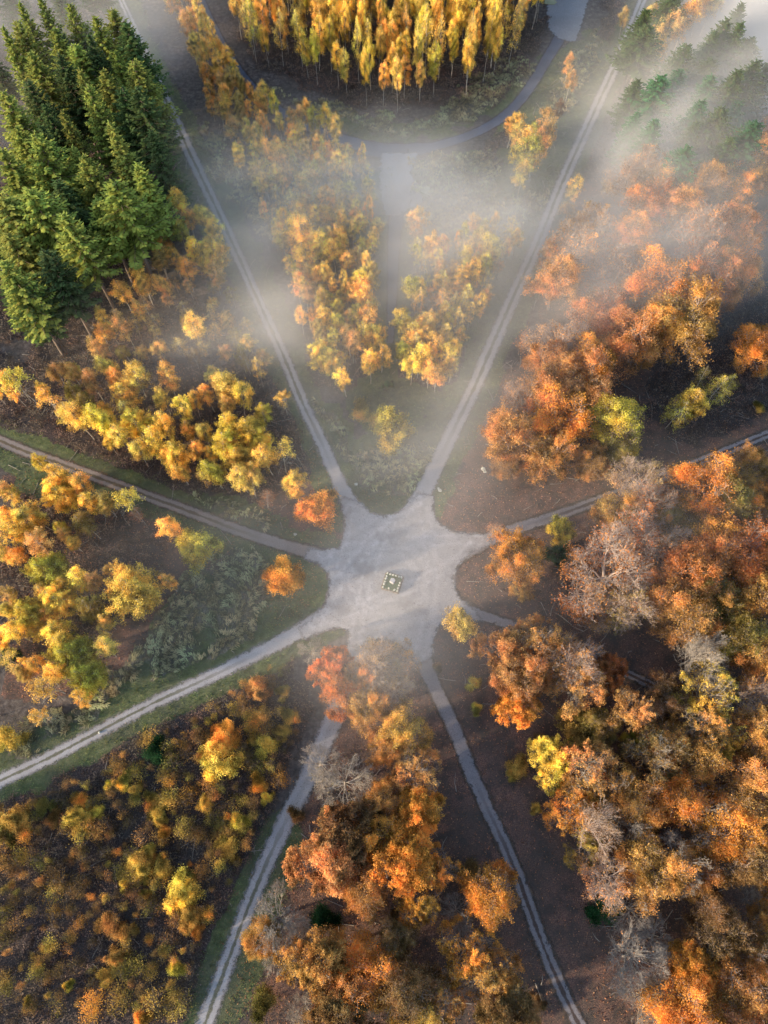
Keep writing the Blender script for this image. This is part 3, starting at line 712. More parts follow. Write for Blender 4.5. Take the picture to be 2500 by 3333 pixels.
LMK = {'the scrubby thicket': [('the broad yellow dome', (392, 1935)), ('the deep green bush', (335, 1630)), ('the lower photo corner', (0, 2212)), ('the copse', (620, 1700)), ('the photo edge', (0, 1950)), ('the lower photo edge', (300, 2212))],
       'the spruce wood': [('the upper photo corner', (0, 0)), ('the bare spruce trunks', (250, 665)), ('the photo edge', (0, 450))], 'the tarmac bend grove': [('the concrete pad', (1190, 60)), ('the tarmac road', (530, 120)), ('the upper photo edge', (800, 0))],
       'the central wedge': [('the tarmac spur', (845, 650)), ('the yellow-green bush', (850, 930)), ('the tarmac bend', (700, 400))], 'the wedge below the spruces': [('the bare spruce trunks', (250, 700)), ('the photo edge', (0, 850))],
       'the strip by the tarmac bend': [('the upper photo edge', (400, 0)), ('the tarmac road', (600, 250))], 'the wedge with the wavy grass': [('the photo edge', (0, 1300))]}
byk = {}
for p in PLANTED: byk.setdefault((p[5], KNAME[p[1 - 1]][2], p[1]), []).append(p)
for (zone, kw_, col), ps in byk.items():
    kind = ps[0][0]
    word = CWORD[col] + ' ' + kw_
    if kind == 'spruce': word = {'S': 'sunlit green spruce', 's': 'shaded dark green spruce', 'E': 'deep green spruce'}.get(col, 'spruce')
    if kind == 'baretree': word = 'leafless ' + {'T': 'tan', 'P': 'pinkish', 'g': 'greenish', 'o': 'brownish', 'O': 'orange-tinged', 'd': 'dark'}.get(col, '') + '-twigged tree'
    if zone.startswith('the strip'): word = 'slim ' + CWORD[col] + ' birch'
    word = word.replace('birch with bare lower limbs', 'bare-legged birch')
    rest = list(ps); passes = [('nearest the junction', lambda p: (p[2] - CENTRE[0])**2 + (p[3] - CENTRE[1])**2), ('farthest from the junction', lambda p: -(p[2] - CENTRE[0])**2 - (p[3] - CENTRE[1])**2)]
    for tn in ZT.get(zone, []):
        passes.append(('nearest ' + tn, (lambda T: lambda p: float(seg_dist(T, p[2], p[3])))(TRK[tn])))
    for ln, pt in LMK.get(zone, []):
        passes.append(('nearest ' + ln, (lambda T: lambda p: (p[2] - T[0])**2 + (p[3] - T[1])**2)(ground(*pt))))
    gname = KNAME[kind][1].replace('birch', 'birche').replace('beech', 'beeche').replace('bush', 'bushe') + 's in ' + zone
    for p in ps: p[4]['group'] = gname; p[4]['label'] = word + ' deep in ' + zone
    if len(ps) == 1: ps[0][4]['label'] = word + ' in ' + zone; rest = []
    for ph, key in passes:
        if not rest: break
        full = sorted(ps, key=key)                         # rank among all of its look-alikes
        for i, p in enumerate(full[:9]):
            if p in rest:
                p[4]['label'] = word + ' ' + ORD[i] + ph + ', in ' + zone; rest.remove(p)
NAMED = {(688,1100): 'round orange hornbeam filling the tip of the wedge beside the gravel junction', (612,1247): 'round orange-gold tree alone on leaf litter west of the gravel junction',
 (850,925): 'low round yellow-green tree at the tip of the central wedge', (425,1180): 'big round yellow-green tree below the leaf-strewn track', (573,1076): 'rust red birch with fanned bare white limbs',
 (1112,1200): 'orange-red beech at the mouth of the vanishing track', (335,1622): 'deep green bush alone in the dark bramble under the grass-edged track', (995,655): 'sparse bright yellow birch standing apart by the straight misty track',
 (285,1278): 'widest bright yellow birch beside the wavy grass', (1004,1350): 'gold birch at the mouth of the short hidden path', (392,1928): 'broad yellow dome standing over the saplings of the thicket', (610,852): 'orange-topped birch with bare pale lower limbs beside the long track'}
for (x, y), lab in NAMED.items():
    # the surveyed tree at that crown
    bst = min(PLANTED, key=lambda p: np.hypot(*(np.array(in_view(p[2], p[3], REF[p[0]][0] * p[4].scale[2] * REF[p[0]][2])) - (x, y))))
    bst[4]['label'] = lab

# ------------------------------------------------------------------ ground sheet with its covers
def nonuni(lo, hi, step, far, n=14):
    a = np.arange(lo, hi + step, step)
    g = np.geomspace(step * 2, far, n)
    return np.concatenate([lo - g[::-1], a, a[-1] + g])
gx = nonuni(-125, 125, .55, 4000); gy = nonuni(-45, 235, .55, 4000)
GX, GY = np.meshgrid(gx, gy, indexing='ij')
rd = road_dist(GX, GY)
n1 = vnoise(GX, GY, 9.0); n2 = vnoise(GX + 31, GY - 12, 3.1); n3 = vnoise(GX - 70, GY + 44, 1.1)
jit = (n1 - .5) * 5 + (n2 - .5) * 3 + (n3 - .5) * 1.2
jx = (vnoise(GX + 9, GY, 3) - .5) * 5; jy = (vnoise(GX, GY + 17, 3) - .5) * 5
gd = np.full(GX.shape, 1e9)
for kk in 'ABCDE':
    l_, r_ = ROAD_E[kk]; cc = (l_ + r_) / 2
    if kk == 'E': cc = cc[:34]
    gd = np.minimum(gd, seg_dist(cc[::2], GX, GY) - np.linalg.norm(l_ - r_, axis=1).mean() / 2)
gd = np.where(inpoly(PLAZA_G, GX, GY), 9, gd)
grass = np.clip(1.0 - (gd + jit * .5 - 2.3) / 2.0, 0, 1)
def area(poly, soft=2.0):
    P = G(poly)
    return inpoly(P, GX + jx, GY + jy).astype(float)
tan = np.zeros_like(GX); litter = np.zeros_like(GX); bram = np.zeros_like(GX)
grassy = [[(700,430),(860,340),(1100,330),(1120,560),(1000,800),(900,960),(800,960),(740,860),(640,660),(560,440)],[(745,1100),(690,946),(640,840),(650,800),(720,880),(760,930),(900,1000),(940,900),(960,830),(1010,790),(1050,760),(905,1075),(830,1110)],
          [(640,1180),(500,1130),(480,1200),(380,1260),(330,1350),(250,1450),(150,1560),(0,1640),(0,1700),(430,1475),(650,1370),(700,1290)],
          [(0,950),(60,970),(100,1010),(110,1060),(90,1090),(0,1000)],
          [(1060,230),(1200,100),(1290,60),(1370,0),(1240,360),(1160,500),(1050,560),(1050,420),(1080,300)],
          [(440,400),(590,640),(660,820),(640,700),(560,560),(500,440),(400,260)],
          [(730,240),(860,275),(1000,250),(1120,190),(1200,90),(1080,240),(880,320),(740,300)],
          [(430,1000),(600,1120),(680,1160),(400,1080),(200,1010),(60,950)]]
for p in grassy: grass = np.maximum(grass, area(p) * np.clip(.55 + n1, 0, 1))
tanp = [[(870,350),(960,330),(1060,330),(1080,420),(1060,500),(960,520),(900,500),(905,420)],[(960,480),(1130,430),(1200,400),(1180,460),(1090,520),(980,560)],
        [(380,1260),(470,1180),(560,1210),(610,1290),(560,1370),(470,1420),(370,1440),(280,1480),(200,1560),(60,1620),(10,1600),(150,1520),(260,1430),(330,1360)],
        [(790,960),(900,960),(925,930),(935,1000),(890,1050),(830,1080),(780,1040)],[(560,200),(640,230),(760,260),(860,300),(1000,270),(1150,160),(1120,120),(900,255),(700,230)],
        [(440,250),(500,340),(560,430),(600,520),(560,520),(500,420),(430,300)],[(660,860),(740,930),(790,1040),(740,1000),(690,900)],[(1180,230),(1230,120),(1300,60),(1290,120),(1210,260)],[(380,1060),(520,1110),(620,1150),(560,1150),(430,1100)]]
for p in tanp: tan = np.maximum(tan, area(p) * np.clip(.2 + 1.2 * n2, 0, 1))
litp = [[(742,1060),(700,1010),(560,1100),(470,1130),(620,1190),(735,1190),(745,1110)],[(600,1200),(690,1215),(705,1260),(690,1310),(560,1350),(520,1290),(560,1230)],
        [(760,1070),(800,1050),(880,1050),(885,1080),(830,1110),(780,1100)],[(930,1080),(1000,960),(1100,800),(1180,660),(1200,600),(1700,700),(1700,2300),(380,2300),(560,1950),(700,1580),(760,1400),(900,1380),(1000,1200),(950,1130)],
        [(1150,700),(1240,400),(1330,380),(1659,500),(1659,1100),(940,1130)],[(300,700),(560,780),(700,1010),(600,1090),(350,1010),(60,900),(0,820)],[(60,1010),(560,1160),(440,1230),(280,1440),(30,1520),(0,1050)]]
for i, p in enumerate(litp): litter = np.maximum(litter, area(p) * (1.0 if i < 4 else .8))
litter *= np.clip(rd / .5 + .6, 0, 1)
brp = [[(60,700),(300,620),(420,640),(560,780),(700,1000),(560,1090),(300,980),(60,860)],[(20,1040),(330,1140),(380,1200),(240,1380),(60,1440),(0,1300)],[(-80,1720),(60,1700),(220,1600),(430,1500),(560,1480),(640,1440),(690,1560),(600,1790),(540,1900),(480,2030),(410,2300),(-100,2300)],
       [(-80,760),(130,780),(200,870),(330,980),(460,1050),(420,1080),(200,1000),(-80,900)],[(1390,730),(1560,660),(1720,640),(1720,930),(1480,960),(1390,900)],
       [(1260,300),(1300,200),(1380,180),(1500,340),(1340,360),(1250,420)],[(500,60),(1200,40),(1150,180),(1000,230),(730,230),(520,130)],[(-80,0),(300,30),(380,300),(380,450),(200,720),(-80,760)],
       [(430,700),(520,720),(590,820),(600,900),(520,880),(450,800)],[(1100,100),(1200,120),(1120,240),(1060,380),(1030,340)],[(1290,0),(1700,-60),(1700,400),(1290,400),(1330,200)],[(560,420),(700,440),(840,560),(830,760),(740,850),(680,830),(620,600)],[(880,560),(1060,560),(1010,700),(960,860),(880,820)]]
for i, p in enumerate(brp): bram = np.maximum(bram, area(p) * (1.0 if 2 <= i < 6 else (.5 if i == 6 else .72)))
bram *= np.clip((rd - 1.2 + jit * .3) / 1.5, 0, 1)
grass *= (1 - .85 * (bram > .5) * (rd > 3.0))
litcl = seg_dist(G([(735,1110),(745,1180),(700,1290),(800,1100),(940,1090),(960,1140)]), GX, GY)
far = (np.abs(GX) > 126) | (GY < -45) | (GY > 235)
grass[far] = .3; litter[far] = .7; bram[far] = .4; tan[far] = 0
Zg = (n2 - .5) * .10 * np.clip((rd - .5) / 3, 0, 1) + np.where(far, 0, 0)
nx, ny = GX.shape
V = np.stack([GX, GY, Zg - .03 + np.zeros_like(GX)], -1).reshape(-1, 3).astype(np.float32)
ii, jj = np.meshgrid(np.arange(nx - 1), np.arange(ny - 1), indexing='ij')
Fq = np.stack([ii*ny+jj, (ii+1)*ny+jj, (ii+1)*ny+jj+1, ii*ny+jj+1], -1).reshape(-1, 4)
g = MB(); g.add(V, Fq)
def struct(name, me):
    o = bpy.data.objects.new(name, me); COL.objects.link(o); o['kind'] = 'structure'; return o
def vattr(me, name, arr):
    a = me.attributes.new(name, 'FLOAT', 'POINT'); a.data.foreach_set('value', np.asarray(arr, np.float32).ravel())

m, nt, out = newmat("forest_floor")
geo = nt.nodes.new("ShaderNodeNewGeometry").outputs['Position']
nA = noise(nt, .9, 6, .72, geo); nB = noise(nt, 5.0, 4, .75, geo); nC = noise(nt, .12, 3, .5, geo); nF = noise(nt, 6.5, 3, .8, geo)
soil = ramp(nt, nA, [(.32, (.05, .042, .04)), (.50, (.12, .10, .092)), (.68, (.22, .19, .17))])
gr = ramp(nt, nA, [(.30, (.045, .068, .035)), (.5, (.11, .15, .07)), (.68, (.24, .25, .135))])
grB = mixc(nt, ramp(nt, nB, [(.35, (0,0,0)), (.65, (1,1,1))]), gr, (.13, .13, .07)); 
mpt = nt.nodes.new("ShaderNodeMapping"); mpt.inputs['Scale'].default_value = (1.0, .30, 1); mpt.inputs['Rotation'].default_value = (0, 0, .5); nt.links.new(geo, mpt.inputs[0])
nT = noise(nt, 2.6, 4, .7, mpt.outputs[0], dist=2.5)
tn = ramp(nt, nT, [(.32, (.07, .07, .048)), (.50, (.18, .16, .115)), (.66, (.36, .31, .235))])
lt = ramp(nt, nF, [(.30, (.055, .035, .032)), (.44, (.13, .078, .068)), (.56, (.26, .15, .115)), (.68, (.42, .26, .17))])
lt2 = mixc(nt, ramp(nt, noise(nt, .35, 5, .75, geo), [(.42, (0,0,0)), (.62, (1,1,1))]), lt, (.095, .075, .066))
bm = ramp(nt, nB, [(.32, (.03, .024, .024)), (.5, (.085, .066, .062)), (.68, (.19, .15, .135))])
def msk(n, lo, hi):
    a = attr(nt, n).outputs['Fac']
    s = math_(nt, 'ADD', a, math_(nt, 'MULTIPLY', math_(nt, 'SUBTRACT', nA, .5), 1.1))
    return maprange(nt, s, lo, hi)
c = mixc(nt, msk('litter', .35, .65), soil, lt2)
c = mixc(nt, msk('grass', .38, .66), c, grB)
c = mixc(nt, msk('tan', .38, .66), c, tn)
c = mixc(nt, msk('bramble', .35, .65), c, bm)
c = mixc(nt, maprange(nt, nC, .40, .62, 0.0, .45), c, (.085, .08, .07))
d = nt.nodes.new("ShaderNodeBsdfDiffuse"); nt.links.new(c, d.inputs[0])
bp = nt.nodes.new("ShaderNodeBump"); bp.inputs['Strength'].default_value = .9; bp.inputs['Distance'].default_value = .25
nt.links.new(nB, bp.inputs['Height']); nt.links.new(bp.outputs[0], d.inputs['Normal']); nt.links.new(d.outputs[0], out.inputs[0])
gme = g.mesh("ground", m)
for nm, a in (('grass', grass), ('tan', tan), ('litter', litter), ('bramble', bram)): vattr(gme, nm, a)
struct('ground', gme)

# ------------------------------------------------------------------ tracks: sheets whose edges break up into the verge
def road_mat(name, light, dark, mid, rut=1.0, litter_amt=.35, edge=1.0, soft=(-.40, .42)):
    m, nt, out = newmat(name)
    geo = nt.nodes.new("ShaderNodeNewGeometry").outputs['Position']
    v = attr(nt, 'across').outputs['Fac']; al = attr(nt, 'along').outputs['Fac']
    nA = noise(nt, 1.1, 5, .7, geo); nB = noise(nt, 7.0, 4, .8, geo); nC = noise(nt, .22, 3, .6, geo)
    base = ramp(nt, nB, [(.30, dark), (.5, tuple((a+b)/2 for a, b in zip(light, dark))), (.68, light)])
    base = mixc(nt, maprange(nt, nC, .38, .62, 0, .6), base, tuple(x * .62 for x in light))
    av = math_(nt, 'ABSOLUTE', v)
    av = math_(nt, 'ADD', av, math_(nt, 'MULTIPLY', math_(nt, 'SUBTRACT', noise(nt, .5, 6, .75, geo), .5), .9))
    rutA = attr(nt, 'rut').outputs['Fac']
    # ruts stay clean, the crown between them and the shoulders carry grass and leaves
    midm = math_(nt, 'MULTIPLY', maprange(nt, av, .30, .12), rutA)
    midm = math_(nt, 'MULTIPLY', midm, maprange(nt, nB, .25, .55, .35, 1.0))
    c = mixc(nt, midm, base, mid)
    sh = math_(nt, 'MULTIPLY', maprange(nt, av, .62, .95), litter_amt)
    c = mixc(nt, sh, c, (.11, .08, .06))
    specks = maprange(nt, noise(nt, 3.0, 2, .95, geo), .62, .70)
    c = mixc(nt, math_(nt, 'MULTIPLY', specks, .75), c, (.07, .045, .035))
    if name == 'junction_gravel':                              # wheels have worn rings round the plinth
        vd = nt.nodes.new("ShaderNodeVectorMath"); vd.operation = 'DISTANCE'; nt.links.new(geo, vd.inputs[0]); vd.inputs[1].default_value = (CENTRE[0], CENTRE[1] + 1.0, .06)
        rr_ = math_(nt, 'ADD', vd.outputs['Value'], math_(nt, 'MULTIPLY', nC, 5.0))
        sn = math_(nt, 'SINE', math_(nt, 'MULTIPLY', rr_, 2.6))
        ringm = math_(nt, 'MULTIPLY', maprange(nt, sn, .1, 1.0), maprange(nt, vd.outputs['Value'], 13.0, 5.0, 0.0, .38))
        c = mixc(nt, ringm, c, (.22, .21, .22))
        c = mixc(nt, math_(nt, 'MULTIPLY', attr(nt, 'wear').outputs['Fac'], maprange(nt, nA, .35, .62, .0, .42)), c, (.56, .53, .535))
        c = mixc(nt, maprange(nt, noise(nt, .16, 4, .7, geo), .48, .66, 0, .55), c, (.20, .185, .18))
    d = nt.nodes.new("ShaderNodeBsdfDiffuse"); nt.links.new(c, d.inputs[0])
    bp = nt.nodes.new("ShaderNodeBump"); bp.inputs['Strength'].default_value = .5; bp.inputs['Distance'].default_value = .05
    nt.links.new(nB, bp.inputs['Height']); nt.links.new(bp.outputs[0], d.inputs['Normal'])
    tr = nt.nodes.new("ShaderNodeBsdfTransparent")
    e = attr(nt, 'edge').outputs['Fac']
    e = math_(nt, 'ADD', e, math_(nt, 'MULTIPLY', math_(nt, 'SUBTRACT', noise(nt, .9, 6, .8, geo), .5), 2.6 * edge))
    mx = nt.nodes.new("ShaderNodeMixShader"); nt.links.new(maprange(nt, e, *soft), mx.inputs[0])
    nt.links.new(tr.outputs[0], mx.inputs[1]); nt.links.new(d.outputs[0], mx.inputs[2]); nt.links.new(mx.outputs[0], out.inputs[0])
    return m
GL, GD = (.50, .47, .465), (.25, .235, .235)
M_TRACK = road_mat("track_gravel", GL, GD, (.13, .125, .085))
M_LTRACK = road_mat("leafy_track", (.34, .29, .26), (.17, .14, .125), (.12, .095, .065), litter_amt=.8)
M_DTRACK = road_mat("fading_track", (.34, .31, .315), (.14, .125, .13), (.08, .058, .05), litter_amt=.95, edge=1.5)
M_TAR = road_mat("tarmac", (.125, .145, .195), (.075, .09, .125), (.15, .15, .17), litter_amt=.3, edge=.4)
M_PLAZA = road_mat("junction_gravel", (.48, .45, .445), (.22, .205, .205), (.35, .32, .3), litter_amt=0, soft=(-.25, .75))
M_PAD = road_mat("concrete", (.36, .355, .37), (.17, .17, .185), (.33, .32, .31), litter_amt=.1, edge=1.3, soft=(-.3, .5))
def strip(name, lr, mat, z, rut):
    l, r = lr; n = len(l); nv = 13
    c = (l + r) / 2; hw = np.linalg.norm(l - r, axis=1) / 2
    v = np.linspace(-1.35, 1.35, nv)
    P = c[:, None] + (l - c)[:, None] * v[None, :, None]
    V = np.concatenate([P, np.full((n, nv, 1), z)], -1).reshape(-1, 3)
    i, j = np.meshgrid(np.arange(n - 1), np.arange(nv - 1), indexing='ij')
    b = MB(); b.add(V, np.stack([i*nv+j, i*nv+j+1, (i+1)*nv+j+1, (i+1)*nv+j], -1).reshape(-1, 4))
    me = b.mesh(name, mat)
    endfade = np.minimum(np.arange(n), np.arange(n)[::-1]) / 6.0
    vattr(me, 'across', np.tile(v, (n, 1)))
    ed = (1 - np.abs(np.tile(v, (n, 1)))) * hw[:, None]
    vattr(me, 'edge', ed); vattr(me, 'along', np.repeat(np.arange(n), nv))
    vattr(me, 'rut', np.repeat(rut(c), nv))
    o = struct(name, me); return o
dc = lambda c: np.linalg.norm(c - CENTRE, axis=1)
r_std = lambda c: np.clip((dc(c) - 25) / 18, 0, 1)
for i, (k, mt) in enumerate({'A': M_TRACK, 'B': M_TRACK, 'C': M_LTRACK, 'D': M_TRACK, 'E': M_TRACK, 'F': M_DTRACK, 'H': M_DTRACK, 'I': M_DTRACK}.items()):
    rf = r_std
    if k == 'E': rf = lambda c: np.clip((dc(c) - 38) / 14, .15, 1)
    if k == 'H': rf = lambda c: np.clip((dc(c) - 28) / 10, 0, 1)
    if k == 'F': rf = lambda c: np.clip((dc(c) - 34) / 16, 0, 1)
    if k == 'C': rf = lambda c: np.clip((dc(c) - 22) / 14, 0, 1)
    strip('track', ROAD_E[k], mt, .012 + .004 * i, rf)
for i, k in enumerate(TARMAC): strip('road', TAR_E[k], M_TAR, .05 + .006 * i, lambda c: np.zeros(len(c)))
def patch(name, P, mat, z, pad=1.4, step=.35):
    lo = P.min(0) - pad; hi = P.max(0) + pad
    x = np.arange(lo[0], hi[0], step); y = np.arange(lo[1], hi[1], step)
    X, Y = np.meshgrid(x, y, indexing='ij'); s = np.where(inpoly(P, X, Y), 1, -1) * seg_dist(P, X, Y, True)
    n, k = X.shape
    i, j = np.meshgrid(np.arange(n - 1), np.arange(k - 1), indexing='ij')
    Fq = np.stack([i*k+j, (i+1)*k+j, (i+1)*k+j+1, i*k+j+1], -1).reshape(-1, 4)
    ok = s.ravel()[Fq].max(1) > -1.0
    Fq = Fq[ok]; used = np.unique(Fq); mp = np.zeros(n*k, int); mp[used] = np.arange(len(used))
    b = MB(); b.add(np.stack([X.ravel(), Y.ravel(), np.full(n*k, z)], 1)[used], mp[Fq])
    me = b.mesh(name, mat)
    if name == 'gravel_junction':
        mouths = [G([q])[0] for q in ((757,1100),(905,1080),(700,1195),(680,1345),(765,1400),(905,1420),(1030,1165),(1030,1325))]
        UX, UY = X.ravel()[used], Y.ravel()[used]; wear = np.zeros(len(used)); rw = np.random.default_rng(8)
        pairs = [(0,5),(1,3),(1,5),(2,6),(3,6),(0,3),(2,5),(1,4),(0,6),(3,5),(1,2),(4,1)]
        for a_, b2_ in pairs:
            A0, B0 = mouths[a_], mouths[b2_]; md_ = (A0 + B0) / 2; away = md_ - (CENTRE + np.array([0, .5])); ln_ = np.linalg.norm(away) + 1e-6
            ctrl = md_ + away / ln_ * max(0, 7.5 - ln_) * 1.9
            t_ = np.linspace(0, 1, 26)[:, None]; cv = (1-t_)**2 * A0 + 2*t_*(1-t_) * ctrl + t_**2 * B0
            dd = seg_dist(cv, UX, UY); wear += np.exp(-((dd - .85) / .38) ** 2) * rw.uniform(.35, .8)
        vattr(me, 'wear', np.clip(wear, 0, 1.3))
    vattr(me, 'edge', s.ravel()[used]); vattr(me, 'across', np.full(len(used), .45)); vattr(me, 'rut', np.zeros(len(used)))
    return struct(name, me)
patch('gravel_junction', PLAZA_G, M_PLAZA, .064, step=.3)
patch('concrete_pad', PAD, M_PAD, .072)
SPAD = G([(822,330),(905,330),(888,375),(905,400),(915,440),(880,452),(862,470),(832,465),(822,430),(818,380)])
patch('concrete_pad', SPAD, M_PAD, .080)
TRI = G([(893,409),(928,401),(928,424)])
patch('grass_triangle', TRI, None or M_PAD, .088) if False else None


# ------------------------------------------------------------------ ground cover nobody could count
def bilerp(A, X, Y):
    xi = np.clip(np.searchsorted(gx, X) - 1, 0, len(gx) - 2); yi = np.clip(np.searchsorted(gy, Y) - 1, 0, len(gy) - 2)
    return A[xi, yi]
def stuff(name, n, mask, thr, col, fn, label, seed):
    rng = np.random.default_rng(seed)
    X = rng.uniform(-112, 112, n); Y = rng.uniform(-32, 222, n)
    px, py = in_view(X, Y)
    ok = (px > -60) & (px < 1720) & (py > -60) & (py < 2290) & (bilerp(mask, X, Y) > thr) & (bilerp(rd, X, Y) > .25)
    X, Y = X[ok], Y[ok]
    b = MB(); fn(b, X, Y, rng)
    o = bpy.data.objects.new(name, b.mesh(name, M_LEAF, True)); COL.objects.link(o)
    o['kind'] = 'stuff'; o['label'] = label; o['category'] = name.replace('_', ' '); o.color = (*col, 1)
    return o
def f_bramble(b, X, Y, rng):
    k = 7
    hgt = .25 + .9 * vnoise(X, Y, 2.3)
    C = np.stack([np.repeat(X, k), np.repeat(Y, k), np.zeros(len(X)*k)], 1)
    rr = rng.random(len(C)) ** .5
    C[:, :2] += rng.normal(0, .30, (len(C), 2)); C[:, 2] = np.repeat(hgt, k) * rng.uniform(.2, 1.0, len(C))
    cl = np.stack([vnoise(C[:,0], C[:,1], 4.0), vnoise(C[:,0]+9, C[:,1], .9)], 1)
    b.leaves(C, .16, rng, tints(rng, len(C), cl), up=1.2)
def f_grass(b, X, Y, rng):
    k = 5
    C = np.stack([np.repeat(X, k), np.repeat(Y, k), np.zeros(len(X)*k)], 1); C[:, :2] += rng.normal(0, .22, (len(C), 2)); C[:, 2] = rng.uniform(.02, .22, len(C))
    cl = np.stack([vnoise(C[:,0], C[:,1], 3.0), vnoise(C[:,0]+9, C[:,1], .8)], 1)
    b.leaves(C, .15, rng, tints(rng, len(C), cl), up=.5, asp=.35)
def f_tussock(b, X, Y, rng):
    k = 9; n = len(X)
    ang = 6.28 * vnoise(X, Y, 7.0) * 1.6 + 1.2 * vnoise(X, Y, 2.0)
    A = np.repeat(ang, k) + rng.normal(0, .35, n*k)
    base = np.stack([np.repeat(X, k) + rng.normal(0, .16, n*k), np.repeat(Y, k) + rng.normal(0, .16, n*k), np.full(n*k, .02)], 1)
    L = rng.uniform(.4, .95, n*k)
    d = np.stack([np.cos(A), np.sin(A), np.zeros(n*k)], 1); sd = np.stack([-np.sin(A), np.cos(A), np.zeros(n*k)], 1) * .065
    mid = base + d * (L*.45)[:, None] + np.array([0, 0, .45]) * (.5 + L)[:, None] * .8
    tip = base + d * L[:, None] + np.array([0, 0, .12])
    V = np.stack([base - sd*.3, mid - sd, tip, mid + sd], 1).reshape(-1, 3)
    cl = np.stack([vnoise(base[:,0], base[:,1], 3.0), vnoise(base[:,0]+9, base[:,1], 1.1)], 1)
    b.add(V, np.arange(4*n*k).reshape(-1, 4), tints(rng, n*k, cl))
def f_litter(b, X, Y, rng):
    C = np.stack([X, Y, rng.uniform(.02, .07, len(X))], 1)
    b.leaves(C, .13, rng, tints(rng, len(C), np.stack([rng.random(len(C)), rng.random(len(C))], 1)), up=0)
stuff('bramble', 160000, bram, .45, (.22, .165, .14), f_bramble, 'dark purplish bracken and bramble covering the ground under the saplings and birches', 21)
stuff('grass', 170000, grass, .4, (.19, .23, .10), f_grass, 'short green grass on the verges of the tracks', 22)
stuff('tussock_grass', 150000, tan, .42, (.46, .43, .26), f_tussock, 'long pale tussock grass combed into waves', 23)
stuff('fallen_leaves', 260000, litter, .4, (.44, .23, .14), f_litter, 'rusty fallen leaves lying on the forest floor', 24)

# ------------------------------------------------------------------ woods standing round about, beyond what the photo frames
def outer_wood():
    rng = np.random.default_rng(91)
    src = []
    for kind in ('birch', 'roundtree', 'beech', 'spruce'):
        for lst in PROTO[kind][:2]:
            one = []
            for nm, me, leafy in lst:
                if nm == 'branches': continue
                v = np.empty(len(me.vertices) * 3, np.float32); me.vertices.foreach_get('co', v); v = v.reshape(-1, 4, 3) if leafy else v.reshape(-1, 3)
                if leafy:
                    v = v[rng.permutation(len(v))[:2200]]; c = v.mean(1, keepdims=True); v = c + (v - c) * (2.2 if kind != 'spruce' else 1.7)
                    one.append((v.reshape(-1, 3), np.arange(len(v) * 4).reshape(-1, 4), True))
                else:
                    f = np.empty(len(me.loops), np.int32); me.loops.foreach_get('vertex_index', f); one.append((v, f.reshape(-1, 4), False))
            src.append((kind, one))
    tb, cb = MB(), MB(); n = 0
    for _ in range(6000):
        x = rng.uniform(-230, 230); y = rng.uniform(-130, 330)
        hw = 52 + (y + 25) * .232
        if abs(x) < hw + (26 if x < 0 and y < 70 else 12) and -36 < y < 250: continue  # unseen wood, added partly for shade, set back sunward so edge treetops stay lit
        if rng.random() > .40 or n > 420: continue
        d = road_dist(np.array([x]), np.array([y]))[0]
        if d < 5: continue
        kind, one = src[rng.integers(len(src))]
        if x < 0 and y < 80 and kind == 'spruce': continue
        n += 1
        a = rng.uniform(0, 6.28); h = rng.uniform(.6, .9)
        M = np.array([[math.cos(a) * h, -math.sin(a) * h, 0], [math.sin(a) * h, math.cos(a) * h, 0], [0, 0, h]])
        hue = rng.random()
        for v, f, leafy in one:
            vv = v @ M.T + np.array([x, y, 0])
            if leafy: (cb if kind != 'spruce' else sb).add(vv, f, np.clip(np.stack([hue + rng.normal(0, .1, len(f)), rng.random(len(f))], 1), 0, 1))
            else: tb.add(vv, f)
    return tb, cb
sb = MB(); tb, cb = outer_wood()
ow = bpy.data.objects.new('surrounding_wood', cb.mesh('surrounding_wood', M_LEAF, True)); COL.objects.link(ow)
ow['kind'] = 'stuff'; ow['category'] = 'wood'; ow['label'] = 'autumn woodland continuing around the clearing on all sides'; ow.color = (.55, .33, .08, 1)
for nm, mb_, mt in (('trunks', tb, M_BARK), ('spruce_crowns', sb, M_NEEDLE)):
    t = bpy.data.objects.new(nm, mb_.mesh('outer_' + nm, mt, True)); COL.objects.link(t); t.parent = ow; t['kind'] = 'stuff'; t.color = (.09, .14, .035, 1)

# fallen branches and brash lying under the trees
rng = np.random.default_rng(55); b = MB(); nbr = 0
for _ in range(2600):
    x, y = rng.uniform(-90, 90), rng.uniform(-28, 190)
    q = in_view(x, y)
    if not (-30 < q[0] < 1690 and -30 < q[1] < 2240): continue
    if bilerp(rd, np.array([x]), np.array([y]))[0] < 1.2 or vnoise(np.array([x]), np.array([y]), 12)[0] < .45: continue
    a = rng.uniform(0, 6.28); L = rng.uniform(.8, 3.8); d = np.array([math.cos(a), math.sin(a), 0])
    p0 = np.array([x, y, .08]); m_ = p0 + d * L * .5 + rng.normal(0, .12, 3) * [1, 1, .4]; e_ = p0 + d * L
    b.tube([p0, m_, e_], .07, .02, 4); s_d = np.array([-d[1], d[0], .15]) * rng.choice([-1, 1])
    b.tube([m_, m_ + (s_d + d) * L * .22], .03, .012, 3); nbr += 1
o = bpy.data.objects.new('fallen_branches', b.mesh('fallen_branches', M_GREYTWIG, True)); COL.objects.link(o)
o['kind'] = 'stuff'; o['label'] = 'grey fallen branches strewn over the forest floor'; o['category'] = 'brash'

